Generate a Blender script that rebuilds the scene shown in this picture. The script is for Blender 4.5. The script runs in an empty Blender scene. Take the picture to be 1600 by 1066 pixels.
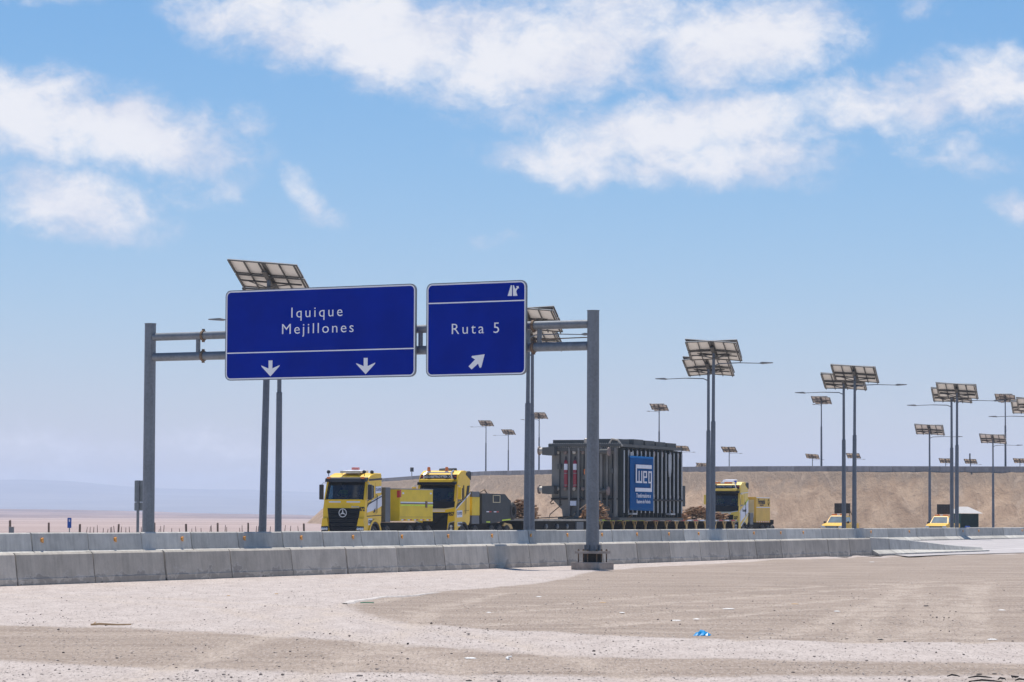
import bpy, bmesh, math, random
import numpy as np
from mathutils import Vector, Matrix, noise as mnoise

R = math.radians
SC = bpy.context.scene
COL = SC.collection
rnd = random.Random(7)

# ------------------------------------------------------------------ camera
F = 5000.0                       # focal length in pixels of the 1600 px wide photograph
EYE = Vector((0, 0, 1.8))
PITCH = math.atan(276 / F)
ROLL = R(0.25)
_f = Vector((0, math.cos(PITCH), math.sin(PITCH)))
_r0 = Vector((1, 0, 0))
_u0 = _r0.cross(_f)
RIGHT = _r0 * math.cos(ROLL) + _u0 * math.sin(ROLL)
UP = _u0 * math.cos(ROLL) - _r0 * math.sin(ROLL)
cam_d = bpy.data.cameras.new('camera')
cam_d.sensor_width = 36
cam_d.lens = 36 * F / 1600
cam_d.clip_start = 0.5
cam_d.clip_end = 60000
cam = bpy.data.objects.new('camera', cam_d)
COL.objects.link(cam)
M = Matrix((RIGHT, UP, -_f)).transposed().to_4x4()
M.translation = EYE
cam.matrix_world = M
SC.camera = cam

# ------------------------------------------------------------------ sun, sky, exposure
SUN_EL = R(72)
SUN_AZ = math.atan2(-0.15, 1.0)          # seen from above, from +Y towards +X
sun_dir = Vector((math.sin(SUN_AZ) * math.cos(SUN_EL), math.cos(SUN_AZ) * math.cos(SUN_EL), math.sin(SUN_EL)))
sd = bpy.data.lights.new('sun', 'SUN')
sd.energy = 4.2
sd.angle = R(0.53)
sd.color = (1.0, 0.945, 0.865)
sun = bpy.data.objects.new('sun', sd)
COL.objects.link(sun)
sun.rotation_mode = 'QUATERNION'
sun.rotation_quaternion = sun_dir.to_track_quat('Z', 'Y')

SC.view_settings.view_transform = 'Standard'
SC.view_settings.look = 'None'
SC.view_settings.gamma = 1
SC.view_settings.use_curve_mapping = False
SC.view_settings.exposure = 0.31
SC.render.engine = 'CYCLES'
SC.cycles.use_denoising = True
SC.cycles.max_bounces = 6
SC.cycles.diffuse_bounces = 3
SC.cycles.glossy_bounces = 3
SC.cycles.transmission_bounces = 4
SC.cycles.transparent_max_bounces = 8
SC.cycles.volume_bounces = 1
SC.cycles.sample_clamp_indirect = 6

SKY_STRENGTH = 0.09


class NT:
    """small helper to write node trees"""
    def __init__(self, tree):
        self.t = tree
        self.n = tree.nodes
        self.l = tree.links

    def add(self, kind, **kw):
        nd = self.n.new(kind)
        for k, v in kw.items():
            setattr(nd, k, v)
        return nd

    def link(self, a, b):
        self.l.new(a, b)

    def put(self, sock, v):
        if isinstance(v, bpy.types.NodeSocket):
            self.l.new(v, sock)
        else:
            sock.default_value = v

    def math(self, op, a, b=None, c=None, clamp=False):
        nd = self.add('ShaderNodeMath', operation=op, use_clamp=clamp)
        self.put(nd.inputs[0], a)
        if b is not None:
            self.put(nd.inputs[1], b)
        if c is not None:
            self.put(nd.inputs[2], c)
        return nd.outputs[0]

    def mix(self, fac, a, b, blend='MIX'):
        nd = self.add('ShaderNodeMix', data_type='RGBA', blend_type=blend)
        self.put(nd.inputs[0], fac)
        self.put(nd.inputs[6], a if not isinstance(a, tuple) else (*a, 1)[:4])
        self.put(nd.inputs[7], b if not isinstance(b, tuple) else (*b, 1)[:4])
        return nd.outputs[2]

    def ramp(self, fac, lo, hi, a=0.0, b=1.0, smooth=True):
        nd = self.add('ShaderNodeMapRange', interpolation_type='SMOOTHSTEP' if smooth else 'LINEAR')
        nd.clamp = True
        self.put(nd.inputs[0], fac)
        nd.inputs[1].default_value = lo
        nd.inputs[2].default_value = hi
        nd.inputs[3].default_value = a
        nd.inputs[4].default_value = b
        return nd.outputs[0]

    def noise(self, vec, scale, detail=4, rough=0.55, dist=0.0, lac=2.0):
        nd = self.add('ShaderNodeTexNoise')
        if vec is not None:
            self.link(vec, nd.inputs['Vector'])
        nd.inputs['Scale'].default_value = scale
        nd.inputs['Detail'].default_value = detail
        nd.inputs['Roughness'].default_value = rough
        nd.inputs['Distortion'].default_value = dist
        nd.inputs['Lacunarity'].default_value = lac
        return nd.outputs['Fac']

    def mapping(self, vec, loc=(0, 0, 0), rot=(0, 0, 0), scale=(1, 1, 1), kind='POINT'):
        nd = self.add('ShaderNodeMapping', vector_type=kind)
        self.link(vec, nd.inputs['Vector'])
        nd.inputs['Location'].default_value = loc
        nd.inputs['Rotation'].default_value = rot
        nd.inputs['Scale'].default_value = scale
        return nd.outputs[0]


def build_world():
    w = bpy.data.worlds.new('World')
    SC.world = w
    w.use_nodes = True
    t = NT(w.node_tree)
    t.n.clear()
    out = t.add('ShaderNodeOutputWorld')
    bg = t.add('ShaderNodeBackground')
    bg.inputs['Strength'].default_value = SKY_STRENGTH
    t.link(bg.outputs[0], out.inputs[0])
    sky = t.add('ShaderNodeTexSky', sky_type='NISHITA')
    sky.sun_disc = False
    sky.sun_elevation = SUN_EL
    sky.sun_rotation = SUN_AZ
    sky.altitude = 600
    sky.air_density = 1.0
    sky.dust_density = 0.6
    sky.ozone_density = 2.5
    tc = t.add('ShaderNodeTexCoord')
    sep = t.add('ShaderNodeSeparateXYZ')
    t.link(tc.outputs['Generated'], sep.inputs[0])
    X, Y, Z = sep.outputs
    az = t.math('ARCTAN2', X, Y)
    el = t.math('ARCSINE', Z)
    comb = t.add('ShaderNodeCombineXYZ')
    # one unit = 100 photo pixels of angle (0.02 rad)
    t.put(comb.inputs[0], t.math('MULTIPLY', az, 50.0))
    t.put(comb.inputs[1], t.math('MULTIPLY', el, 50.0))
    q = comb.outputs[0]
    warp = t.add('ShaderNodeTexNoise')
    t.link(q, warp.inputs['Vector'])
    warp.inputs['Scale'].default_value = 0.9
    warp.inputs['Detail'].default_value = 5
    wv = t.add('ShaderNodeVectorMath', operation='MULTIPLY_ADD')
    t.link(warp.outputs['Color'], wv.inputs[0])
    wv.inputs[1].default_value = (0.9, 0.9, 0)
    t.link(q, wv.inputs[2])
    wv2 = t.add('ShaderNodeVectorMath', operation='SUBTRACT')
    t.link(wv.outputs[0], wv2.inputs[0])
    wv2.inputs[1].default_value = (0.45, 0.45, 0)
    qw = wv2.outputs[0]
    # cloud banks: centre x, y (photo pixels), half sizes, tilt, weight
    banks = [(400, 28, 150, 55, -6, 1), (600, 62, 270, 88, -6, 1.15), (820, 88, 220, 105, 0, 1.1), (1150, 66, 190, 85, 4, 1.1),
             (960, 40, 190, 75, 0, 0.9), (1080, 200, 250, 66, 6, 1.1), (930, 254, 190, 42, -4, 0.85), (1150, 250, 180, 45, 0, 0.95),
             (1370, 165, 180, 48, 0, 0.9), (1540, 140, 150, 68, 0, 0.95), (60, 192, 190, 84, -12, 1.1), (215, 222, 190, 72, -10, 1.12),
             (380, 196, 50, 34, 0, 0.62), (110, 322, 160, 58, -10, 0.95), (472, 305, 44, 26, -30, 0.6), (505, 340, 46, 20, -25, 0.5),
             (1490, 245, 100, 36, -14, 0.6), (1592, 325, 60, 34, 10, 0.85), (50, 8, 130, 22, 0, 0.5), (1448, 8, 40, 40, -50, 0.5),
             (275, 300, 120, 34, 0, 0.45), (90, 708, 190, 34, 0, 0.62), (330, 698, 150, 36, 0, 0.6), (520, 715, 190, 28, 0, 0.45), (200, 748, 420, 16, 0, 0.5),
             (770, 385, 60, 16, 0, 0.25), (-330, 120, 260, 90, 5, 1), (1950, 90, 280, 80, 0, 1), (2300, 260, 260, 50, 0, 0.9),
             (-500, 300, 220, 50, 0, 0.9)]
    acc = None
    for (cx, cy, rx, ry, rot, wt) in banks:
        v = t.mapping(qw, ((cx - 800) / 100, (809 - cy) / 100, 0), (0, 0, R(rot)), (rx / 100, ry / 100, 1), 'TEXTURE')
        ln = t.add('ShaderNodeVectorMath', operation='LENGTH')
        t.link(v, ln.inputs[0])
        d = t.ramp(ln.outputs['Value'], 1.45, 0.15, 0.0, wt)
        acc = d if acc is None else t.math('MAXIMUM', acc, d)
    # the same kind of cloud everywhere else in the sky
    big = t.noise(t.mapping(q, (31, 7, 3), (0, 0, 0), (0.16, 0.42, 1)), 1.0, 3, 0.5)
    away = t.math('MAXIMUM', t.ramp(t.math('ABSOLUTE', az), 0.22, 0.5), t.ramp(el, 0.19, 0.36))
    up = t.ramp(el, 0.0, 0.08)
    gen = t.math('MULTIPLY', t.math('MULTIPLY', t.ramp(big, 0.52, 0.72), away), up)
    acc = t.math('MAXIMUM', acc, gen)
    n1 = t.noise(t.mapping(q, (3, 1, 0), (0, 0, 0), (0.8, 1.15, 1)), 1.0, 8, 0.6, 0.5)
    n2 = t.noise(t.mapping(q, (9, 4, 2), (0, 0, 0.2), (2.6, 3.6, 1)), 1.0, 6, 0.6, 0.4)
    n5 = t.noise(t.mapping(qw, (2, 6, 1), (0, 0, 0.5), (4.2, 7.5, 1)), 1.0, 8, 0.68, 0.9)
    nn = t.math('ADD', t.math('MULTIPLY', t.math('SUBTRACT', n1, 0.5), 1.35), t.math('MULTIPLY', t.math('SUBTRACT', n2, 0.5), 0.75))
    nn = t.math('ADD', nn, t.math('MULTIPLY', t.math('SUBTRACT', n5, 0.5), 0.42))
    edge = t.math('MULTIPLY', nn, t.ramp(acc, 0.0, 0.25))
    dens = t.math('ADD', acc, edge)
    alpha = t.ramp(dens, 0.06, 1.10, 0.0, 0.97)
    shade = t.noise(t.mapping(q, (1, 8, 5), (0, 0, 0), (0.55, 0.9, 1)), 1.0, 4, 0.5)
    bright = t.ramp(t.math('ADD', t.math('MULTIPLY', shade, 0.8), t.math('MULTIPLY', dens, 0.35)), 0.45, 0.85)
    k = 1.0 / SKY_STRENGTH
    c1 = (0.55 * k, 0.575 * k, 0.67 * k)
    c2 = (0.73 * k, 0.73 * k, 0.755 * k)
    cloud = t.mix(bright, c1, c2)
    base = sky.outputs[0]
    # deeper, drier blue than the stock sky: one response curve for the whole dome
    sr = t.add('ShaderNodeSeparateColor')
    t.link(base, sr.inputs[0])
    cr = t.add('ShaderNodeCombineColor')
    u = SKY_STRENGTH * 1.19
    for i, (a_, g_) in enumerate(((1.10, 1.8), (0.835, 1.13), (0.985, 1.0))):
        t.put(cr.inputs[i], t.math('MULTIPLY', t.math('POWER', t.math('MAXIMUM', t.math('MULTIPLY', sr.outputs[i], u), 0.0005), g_), a_ / u))
    col = t.mix(alpha, cr.outputs[0], cloud)
    t.link(col, bg.inputs['Color'])


build_world()


# ------------------------------------------------------------------ photo pixel -> place
def ray(px, py):
    return _f + RIGHT * ((px - 800) / F) + UP * ((533 - py) / F)


def at_z(px, py, z=0.0):
    d = ray(px, py)
    return EYE + d * ((z - EYE.z) / d.z)


def at_y(px, py, y):
    d = ray(px, py)
    return EYE + d * (y / d.y)


def hor(px):
    return 809 + (px - 800) * math.tan(ROLL)


SL = 0.388                                   # the road runs along X = C + SL * Y
UD = Vector((SL, 1, 0)).normalized()         # away from the camera along the road
ND = Vector((UD.y, -UD.x, 0))                # to the picture's right, square to the road
ROAD_ROT = -math.atan(SL)
C_NEAR, C_FAR = -43.5, -59.9
C_LAMP, C_TRUCK = -61.4, -77.5


def on_line(px, C, z=0.0):
    y = -C * F / (2740 - px)
    return Vector((C + SL * y, y, z))


def perp(x, y, C=C_NEAR):
    return (x - SL * y - C) * UD.y


def road_z(x, y):
    p = perp(x, y)
    return max(0.0, min(1.0, -p / 15.3)) * 0.30 + 0.02


# ------------------------------------------------------------------ mesh helpers
def tag(o, label=None, cat=None, group=None, kind=None):
    if label: o['label'] = label
    if cat: o['category'] = cat
    if group: o['group'] = group
    if kind: o['kind'] = kind
    return o


def link_mesh(name, me, mat=None, parent=None):
    o = bpy.data.objects.new(name, me)
    COL.objects.link(o)
    if mat is not None:
        for m in (mat if isinstance(mat, (list, tuple)) else [mat]):
            me.materials.append(m)
    if parent is not None:
        o.parent = parent
    return o


def obj(name, bm, mat, parent=None, smooth=False):
    me = bpy.data.meshes.new(name)
    bmesh.ops.recalc_face_normals(bm, faces=bm.faces)
    bm.to_mesh(me)
    bm.free()
    if smooth:
        for p in me.polygons:
            p.use_smooth = True
        try:
            me.set_sharp_from_angle(angle=R(38))
        except Exception:
            pass
    return link_mesh(name, me, mat, parent)


def empty(name, loc=(0, 0, 0), rz=0.0):
    o = bpy.data.objects.new(name, None)
    COL.objects.link(o)
    o.location = loc
    o.rotation_euler = (0, 0, rz)
    o.empty_display_size = 0.2
    return o


def dup(o, parent=None):
    c = o.copy()
    COL.objects.link(c)
    if parent is not None:
        c.parent = parent
    for ch in [x for x in o.children]:
        dup(ch, c)
    return c


def NB():
    return bmesh.new()


def box(bm, x0, x1, y0, y1, z0, z1, bev=0.0, mx=None):
    r = bmesh.ops.create_cube(bm, size=1.0)
    vs = r['verts']
    for v in vs:
        v.co = Vector((x0 + (v.co.x + .5) * (x1 - x0), y0 + (v.co.y + .5) * (y1 - y0), z0 + (v.co.z + .5) * (z1 - z0)))
    if bev > 0:
        es = list({e for v in vs for e in v.link_edges})
        rr = bmesh.ops.bevel(bm, geom=es, offset=bev, segments=2, affect='EDGES', profile=0.6)
        vs = rr['verts'] if mx is None else list({v for f in rr['faces'] for v in f.verts} | set(rr['verts']))
    if mx is not None:
        bmesh.ops.transform(bm, matrix=mx, verts=list(vs))
    return bm


def prism(bm, pts, axis, a, b, bev=0.0, seg=2):
    """pts: 2-D outline; axis 'x': (y,z) outline from x=a to b; 'y': (x,z); 'z': (x,y)"""
    def mk(p, t):
        return {'x': (t, p[0], p[1]), 'y': (p[0], t, p[1]), 'z': (p[0], p[1], t)}[axis]
    va = [bm.verts.new(mk(p, a)) for p in pts]
    vb = [bm.verts.new(mk(p, b)) for p in pts]
    n = len(pts)
    f = [bm.faces.new(va), bm.faces.new(vb[::-1])]
    for i in range(n):
        f.append(bm.faces.new((va[i], vb[i], vb[(i + 1) % n], va[(i + 1) % n])))
    if bev > 0:
        es = list(f[0].edges) + list(f[1].edges)
        bmesh.ops.bevel(bm, geom=es, offset=bev, segments=seg, affect='EDGES', profile=0.6)
    return bm


def frame_of(d):
    d = d.normalized()
    a = Vector((0, 0, 1)) if abs(d.z) < 0.9 else Vector((1, 0, 0))
    s = d.cross(a).normalized()
    return s, s.cross(d).normalized()


def tube(bm, pts, rads, n=10, cap=True, spin=0.0):
    pts = [Vector(p) for p in pts]
    if not isinstance(rads, (list, tuple)):
        rads = [rads] * len(pts)
    rings = []
    for i, p in enumerate(pts):
        d = pts[min(i + 1, len(pts) - 1)] - pts[max(i - 1, 0)]
        s, t = frame_of(d)
        rings.append([bm.verts.new(p + (s * math.cos(2 * math.pi * k / n + spin) + t * math.sin(2 * math.pi * k / n + spin)) * rads[i]) for k in range(n)])
    for a, b in zip(rings, rings[1:]):
        for k in range(n):
            bm.faces.new((a[k], a[(k + 1) % n], b[(k + 1) % n], b[k]))
    if cap:
        bm.faces.new(rings[0][::-1])
        bm.faces.new(rings[-1])
    return bm


def lathe(bm, prof, origin, axis='x', n=20, loop=False):
    """prof: (r, t) pairs, revolved about an axis through origin"""
    o = Vector(origin)
    rings = []
    for r, tt in prof:
        ring = []
        for k in range(n):
            a = 2 * math.pi * k / n
            c, s = r * math.cos(a), r * math.sin(a)
            ring.append(bm.verts.new(o + (Vector((tt, c, s)) if axis == 'x' else Vector((c, tt, s)) if axis == 'y' else Vector((c, s, tt)))))
        rings.append(ring)
    for a, b in list(zip(rings, rings[1:])) + ([(rings[-1], rings[0])] if loop else []):
        for k in range(n):
            bm.faces.new((a[k], a[(k + 1) % n], b[(k + 1) % n], b[k]))
    if not loop:
        bm.faces.new(rings[0][::-1])
        bm.faces.new(rings[-1])
    return bm


def bar(bm, a, b, w, h):
    """rectangular bar between two points"""
    a, b = Vector(a), Vector(b)
    s, t = frame_of(b - a)
    va = [bm.verts.new(a + s * i * w / 2 + t * j * h / 2) for i, j in ((-1, -1), (1, -1), (1, 1), (-1, 1))]
    vb = [bm.verts.new(b + s * i * w / 2 + t * j * h / 2) for i, j in ((-1, -1), (1, -1), (1, 1), (-1, 1))]
    bm.faces.new(va[::-1])
    bm.faces.new(vb)
    for k in range(4):
        bm.faces.new((va[k], va[(k + 1) % 4], vb[(k + 1) % 4], vb[k]))
    return bm


def text(name, s, size, mat, parent, mx, sx=1.0, space=1.0, bold=0.0, depth=0.004, align='CENTER'):
    cu = bpy.data.curves.new(name, 'FONT')
    cu.body = s
    cu.size = size
    cu.align_x = align
    cu.align_y = 'CENTER'
    cu.space_character = space
    cu.offset = bold
    cu.extrude = depth
    cu.resolution_u = 3
    tmp = bpy.data.objects.new('lettering_source', cu)
    COL.objects.link(tmp)
    dg = bpy.context.evaluated_depsgraph_get()
    me = bpy.data.meshes.new_from_object(tmp.evaluated_get(dg))
    bpy.data.objects.remove(tmp)
    bpy.data.curves.remove(cu)
    me.transform(mx @ Matrix.Diagonal((sx, 1, 1, 1)))
    me.materials.clear()
    me.name = name
    return link_mesh(name, me, mat, parent)


def basis(o, x, y):
    x, y = Vector(x).normalized(), Vector(y).normalized()
    z = x.cross(y)
    m = Matrix((x, y, z)).transposed().to_4x4()
    m.translation = Vector(o)
    return m


# ------------------------------------------------------------------ materials
def principled(name):
    m = bpy.data.materials.new(name)
    m.use_nodes = True
    t = NT(m.node_tree)
    return m, t, m.node_tree.nodes['Principled BSDF']


def simple(name, col, rough=0.5, metal=0.0, var=0.12, scale=3.0, bump=0.0, bscale=30.0, coat=0.0, dust=0.0, rand=0.0, spec=0.5):
    m, t, b = principled(name)
    tc = t.add('ShaderNodeTexCoord')
    n = t.noise(tc.outputs['Object'], scale, 5, 0.6)
    dark = tuple(c * (1 - var) for c in col)
    lite = tuple(min(1, c * (1 + var)) for c in col)
    c = t.mix(t.ramp(n, 0.3, 0.7), dark, lite)
    if dust > 0:
        geo = t.add('ShaderNodeNewGeometry')
        sp = t.add('ShaderNodeSeparateXYZ')
        t.link(geo.outputs['Normal'], sp.inputs[0])
        n3 = t.noise(tc.outputs['Object'], scale * 1.7, 6, 0.65)
        k = t.math('MULTIPLY', t.math('ADD', t.ramp(sp.outputs[2], 0.2, 1.0, 0.35, 1.0), t.ramp(n3, 0.45, 0.75, 0, 0.6)), dust, clamp=True)
        c = t.mix(k, c, (0.46, 0.40, 0.34))
    if rand > 0:
        oi = t.add('ShaderNodeObjectInfo')
        hs = t.add('ShaderNodeHueSaturation')
        t.put(hs.inputs['Value'], t.ramp(oi.outputs['Random'], 0, 1, 1 - rand, 1 + rand, False))
        t.link(c, hs.inputs['Color'])
        c = hs.outputs[0]
    t.link(c, b.inputs['Base Color'])
    b.inputs['Roughness'].default_value = rough
    b.inputs['Metallic'].default_value = metal
    b.inputs['Specular IOR Level'].default_value = spec
    if coat:
        b.inputs['Coat Weight'].default_value = coat
        b.inputs['Coat Roughness'].default_value = 0.12
    if bump > 0:
        n2 = t.noise(tc.outputs['Object'], bscale, 4, 0.6)
        bp = t.add('ShaderNodeBump')
        bp.inputs['Strength'].default_value = bump
        bp.inputs['Distance'].default_value = 0.02
        t.link(n2, bp.inputs['Height'])
        t.link(bp.outputs[0], b.inputs['Normal'])
    return m


def glass(name, tint, gloss=0.10, dirt=0.1):
    m = bpy.data.materials.new(name)
    m.use_nodes = True
    t = NT(m.node_tree)
    t.n.clear()
    out = t.add('ShaderNodeOutputMaterial')
    tr = t.add('ShaderNodeBsdfTransparent')
    tr.inputs[0].default_value = (*tint, 1)
    gl = t.add('ShaderNodeBsdfGlossy')
    gl.inputs['Roughness'].default_value = 0.05
    gl.inputs['Color'].default_value = (0.9, 0.95, 1, 1)
    df = t.add('ShaderNodeBsdfDiffuse')
    df.inputs[0].default_value = (0.35, 0.36, 0.36, 1)
    fr = t.add('ShaderNodeFresnel')
    fr.inputs[0].default_value = 1.5
    m1 = t.add('ShaderNodeMixShader')
    t.put(m1.inputs[0], t.math('ADD', fr.outputs[0], gloss - 0.04, clamp=True))
    t.link(tr.outputs[0], m1.inputs[1])
    t.link(gl.outputs[0], m1.inputs[2])
    tc = t.add('ShaderNodeTexCoord')
    n = t.noise(tc.outputs['Object'], 2.5, 4)
    m2 = t.add('ShaderNodeMixShader')
    t.put(m2.inputs[0], t.ramp(n, 0.3, 0.8, dirt * 0.3, dirt))
    t.link(m1.outputs[0], m2.inputs[1])
    t.link(df.outputs[0], m2.inputs[2])
    t.link(m2.outputs[0], out.inputs[0])
    return m


def mat_concrete(name, base, stain=1.0):
    m, t, b = principled(name)
    tc = t.add('ShaderNodeTexCoord')
    oi = t.add('ShaderNodeObjectInfo')
    off = t.add('ShaderNodeVectorMath', operation='MULTIPLY_ADD')
    t.link(oi.outputs['Random'], off.inputs[0])
    off.inputs[1].default_value = (137, 91, 53)
    t.link(tc.outputs['Object'], off.inputs[2])
    P = off.outputs[0]
    sp = t.add('ShaderNodeSeparateXYZ')
    t.link(tc.outputs['Object'], sp.inputs[0])
    z = sp.outputs[2]
    n1 = t.noise(P, 1.3, 6, 0.6)
    streak = t.noise(t.mapping(P, scale=(7, 7, 0.35)), 1.0, 4, 0.6)
    fine = t.noise(P, 22, 4, 0.7)
    v = t.math('ADD', t.ramp(n1, 0.3, 0.7, 0.86, 1.1), t.ramp(streak, 0.35, 0.75, 0.06, -0.10))
    v = t.math('ADD', v, t.ramp(fine, 0.3, 0.7, -0.05, 0.05))
    v = t.math('MULTIPLY', v, t.ramp(oi.outputs['Random'], 0, 1, 0.78, 1.12, False))
    hs = t.add('ShaderNodeHueSaturation')
    hs.inputs['Color'].default_value = (*base, 1)
    t.put(hs.inputs['Value'], v)
    c = hs.outputs[0]
    if stain > 0:
        n4 = t.noise(t.mapping(P, scale=(1.6, 1.6, 3.2)), 1.0, 5, 0.55, 0.6)
        low = t.math('SUBTRACT', n4, t.math('MULTIPLY', z, 0.75))
        k = t.math('MULTIPLY', t.ramp(low, 0.34, 0.40), 0.42 * stain)
        c = t.mix(k, c, (0.20, 0.19, 0.185))
        ring = t.math('MULTIPLY', t.ramp(t.math('ABSOLUTE', t.math('SUBTRACT', low, 0.33)), 0.025, 0.0), 0.35 * stain)
        c = t.mix(ring, c, (0.62, 0.60, 0.58))
        # dark crumbled patches at the very foot
        n5 = t.noise(t.mapping(P, (4, 2, 0), scale=(2.2, 2.2, 3.0)), 1.0, 6, 0.7)
        k2 = t.ramp(t.math('SUBTRACT', n5, t.math('MULTIPLY', z, 1.9)), 0.46, 0.50)
        c = t.mix(t.math('MULTIPLY', k2, 0.75 * stain), c, (0.07, 0.062, 0.058))
    t.link(c, b.inputs['Base Color'])
    b.inputs['Roughness'].default_value = 0.9
    b.inputs['Specular IOR Level'].default_value = 0.2
    bp = t.add('ShaderNodeBump')
    bp.inputs['Strength'].default_value = 0.35
    bp.inputs['Distance'].default_value = 0.015
    t.link(t.noise(P, 12, 6, 0.7), bp.inputs['Height'])
    t.link(bp.outputs[0], b.inputs['Normal'])
    return m


def mat_steel(name, base=(0.30, 0.32, 0.34)):
    m, t, b = principled(name)
    tc = t.add('ShaderNodeTexCoord')
    vor = t.add('ShaderNodeTexVoronoi')
    t.link(tc.outputs['Object'], vor.inputs['Vector'])
    vor.inputs['Scale'].default_value = 16
    n = t.noise(t.mapping(tc.outputs['Object'], scale=(3, 3, 0.6)), 1.0, 5, 0.6)
    sp = t.add('ShaderNodeSeparateColor')
    t.link(vor.outputs['Color'], sp.inputs[0])
    v = t.math('ADD', t.ramp(sp.outputs[0], 0, 1, 0.90, 1.08, False), t.ramp(n, 0.3, 0.7, -0.10, 0.10))
    hs = t.add('ShaderNodeHueSaturation')
    hs.inputs['Color'].default_value = (*base, 1)
    t.put(hs.inputs['Value'], v)
    t.link(hs.outputs[0], b.inputs['Base Color'])
    b.inputs['Metallic'].default_value = 0.35
    b.inputs['Roughness'].default_value = 0.5
    return m


def mat_ground():
    m, t, b = principled('dusty_ground')
    tc = t.add('ShaderNodeTexCoord')
    P = tc.outputs['Object']
    a = t.add('ShaderNodeAttribute', attribute_name='zone')
    sp = t.add('ShaderNodeSeparateColor')
    t.link(a.outputs['Color'], sp.inputs[0])
    dark, track, far = sp.outputs
    n1 = t.noise(t.mapping(P, scale=(0.35, 0.16, 1)), 1.0, 5, 0.6)
    n2 = t.noise(t.mapping(P, (3, 1, 0), scale=(2.0, 0.55, 1)), 1.0, 6, 0.68)
    n3 = t.noise(t.mapping(P, (7, 5, 0), scale=(9, 1.2, 1)), 1.0, 6, 0.78)
    n4 = t.noise(t.mapping(P, (1, 8, 0), scale=(22, 3, 1)), 1.0, 5, 0.8)
    streak = t.noise(t.mapping(P, rot=(0, 0, R(-16)), scale=(0.16, 0.7, 1)), 1.0, 7, 0.7, 0.5)
    streak2 = t.noise(t.mapping(P, (5, 9, 0), rot=(0, 0, R(-22)), scale=(0.07, 0.9, 1)), 1.0, 6, 0.68, 0.4)
    mk = t.math('ADD', dark, t.math('MULTIPLY', t.math('SUBTRACT', n2, 0.5), 0.9))
    mk = t.math('ADD', mk, t.math('MULTIPLY', t.math('SUBTRACT', n1, 0.5), 0.6))
    mk = t.math('ADD', mk, t.math('MULTIPLY', t.math('SUBTRACT', n3, 0.5), 0.5))
    k = t.ramp(mk, 0.22, 0.78)
    pale = t.mix(t.ramp(n2, 0.3, 0.7), (0.44, 0.375, 0.34), (0.545, 0.475, 0.435))
    grit = t.mix(t.ramp(streak, 0.35, 0.7), (0.275, 0.215, 0.172), (0.385, 0.308, 0.25))
    grit = t.mix(t.ramp(streak2, 0.56, 0.72, 0, 0.6), grit, (0.43, 0.35, 0.30))
    c = t.mix(k, pale, grit)
    c = t.mix(t.math('MULTIPLY', track, t.ramp(n2, 0.35, 0.6, 0.1, 0.85)), c, (0.50, 0.415, 0.345))
    # dusty patches and darker stony patches over everything
    c = t.mix(t.ramp(n1, 0.52, 0.70, 0, 0.3), c, (0.45, 0.365, 0.305))
    c = t.mix(t.ramp(streak, 0.60, 0.78, 0, 0.25), c, (0.48, 0.40, 0.35))
    c = t.mix(t.ramp(n3, 0.53, 0.68, 0, 0.42), c, (0.22, 0.19, 0.17))
    c = t.mix(t.ramp(n3, 0.36, 0.26, 0, 0.25), c, (0.58, 0.52, 0.49))
    c = t.mix(t.ramp(n4, 0.50, 0.62, 0, 0.5), c, (0.21, 0.18, 0.165))
    c = t.mix(t.ramp(n4, 0.49, 0.38, 0, 0.4), c, (0.56, 0.50, 0.47))
    # open desert: a rosier, smoother tone
    d1 = t.noise(t.mapping(P, scale=(0.0016, 0.006, 1)), 1.0, 5, 0.55)
    des = t.mix(t.ramp(d1, 0.35, 0.7), (0.35, 0.27, 0.25), (0.46, 0.365, 0.34))
    c = t.mix(far, c, des)
    t.link(c, b.inputs['Base Color'])
    b.inputs['Roughness'].default_value = 0.95
    b.inputs['Specular IOR Level'].default_value = 0.15
    vor = t.add('ShaderNodeTexVoronoi')
    t.link(P, vor.inputs['Vector'])
    vor.inputs['Scale'].default_value = 22
    h = t.math('ADD', t.math('MULTIPLY', vor.outputs['Distance'], 0.5), t.math('ADD', n3, n4))
    h = t.math('ADD', h, t.math('MULTIPLY', streak, 0.6))
    bp = t.add('ShaderNodeBump')
    bp.inputs['Strength'].default_value = 0.55
    bp.inputs['Distance'].default_value = 0.03
    t.link(h, bp.inputs['Height'])
    t.link(bp.outputs[0], b.inputs['Normal'])
    return m


def mat_earth(name, c1, c2, c3, scale):
    m, t, b = principled(name)
    tc = t.add('ShaderNodeTexCoord')
    P = tc.outputs['Object']
    n1 = t.noise(P, scale, 6, 0.6)
    n2 = t.noise(P, scale * 7, 5, 0.7)
    n3 = t.noise(P, scale * 40, 4, 0.7)
    c = t.mix(t.ramp(n1, 0.32, 0.68), c1, c2)
    c = t.mix(t.ramp(n2, 0.5, 0.75, 0, 0.6), c, c3)
    c = t.mix(t.ramp(n3, 0.6, 0.75, 0, 0.45), c, tuple(x * 0.5 for x in c1))
    t.link(c, b.inputs['Base Color'])
    b.inputs['Roughness'].default_value = 0.95
    b.inputs['Specular IOR Level'].default_value = 0.1
    bp = t.add('ShaderNodeBump')
    bp.inputs['Strength'].default_value = 0.5
    bp.inputs['Distance'].default_value = 0.4
    t.link(t.math('ADD', n2, t.math('MULTIPLY', n3, 0.35)), bp.inputs['Height'])
    t.link(bp.outputs[0], b.inputs['Normal'])
    return m


def mat_pebble(name, c1, c2):
    m, t, b = principled(name)
    g = t.add('ShaderNodeNewGeometry')
    c = t.mix(t.ramp(g.outputs['Random Per Island'], 0, 1, 0, 1, False), c1, c2)
    t.link(c, b.inputs['Base Color'])
    b.inputs['Roughness'].default_value = 0.9
    return m


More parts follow.
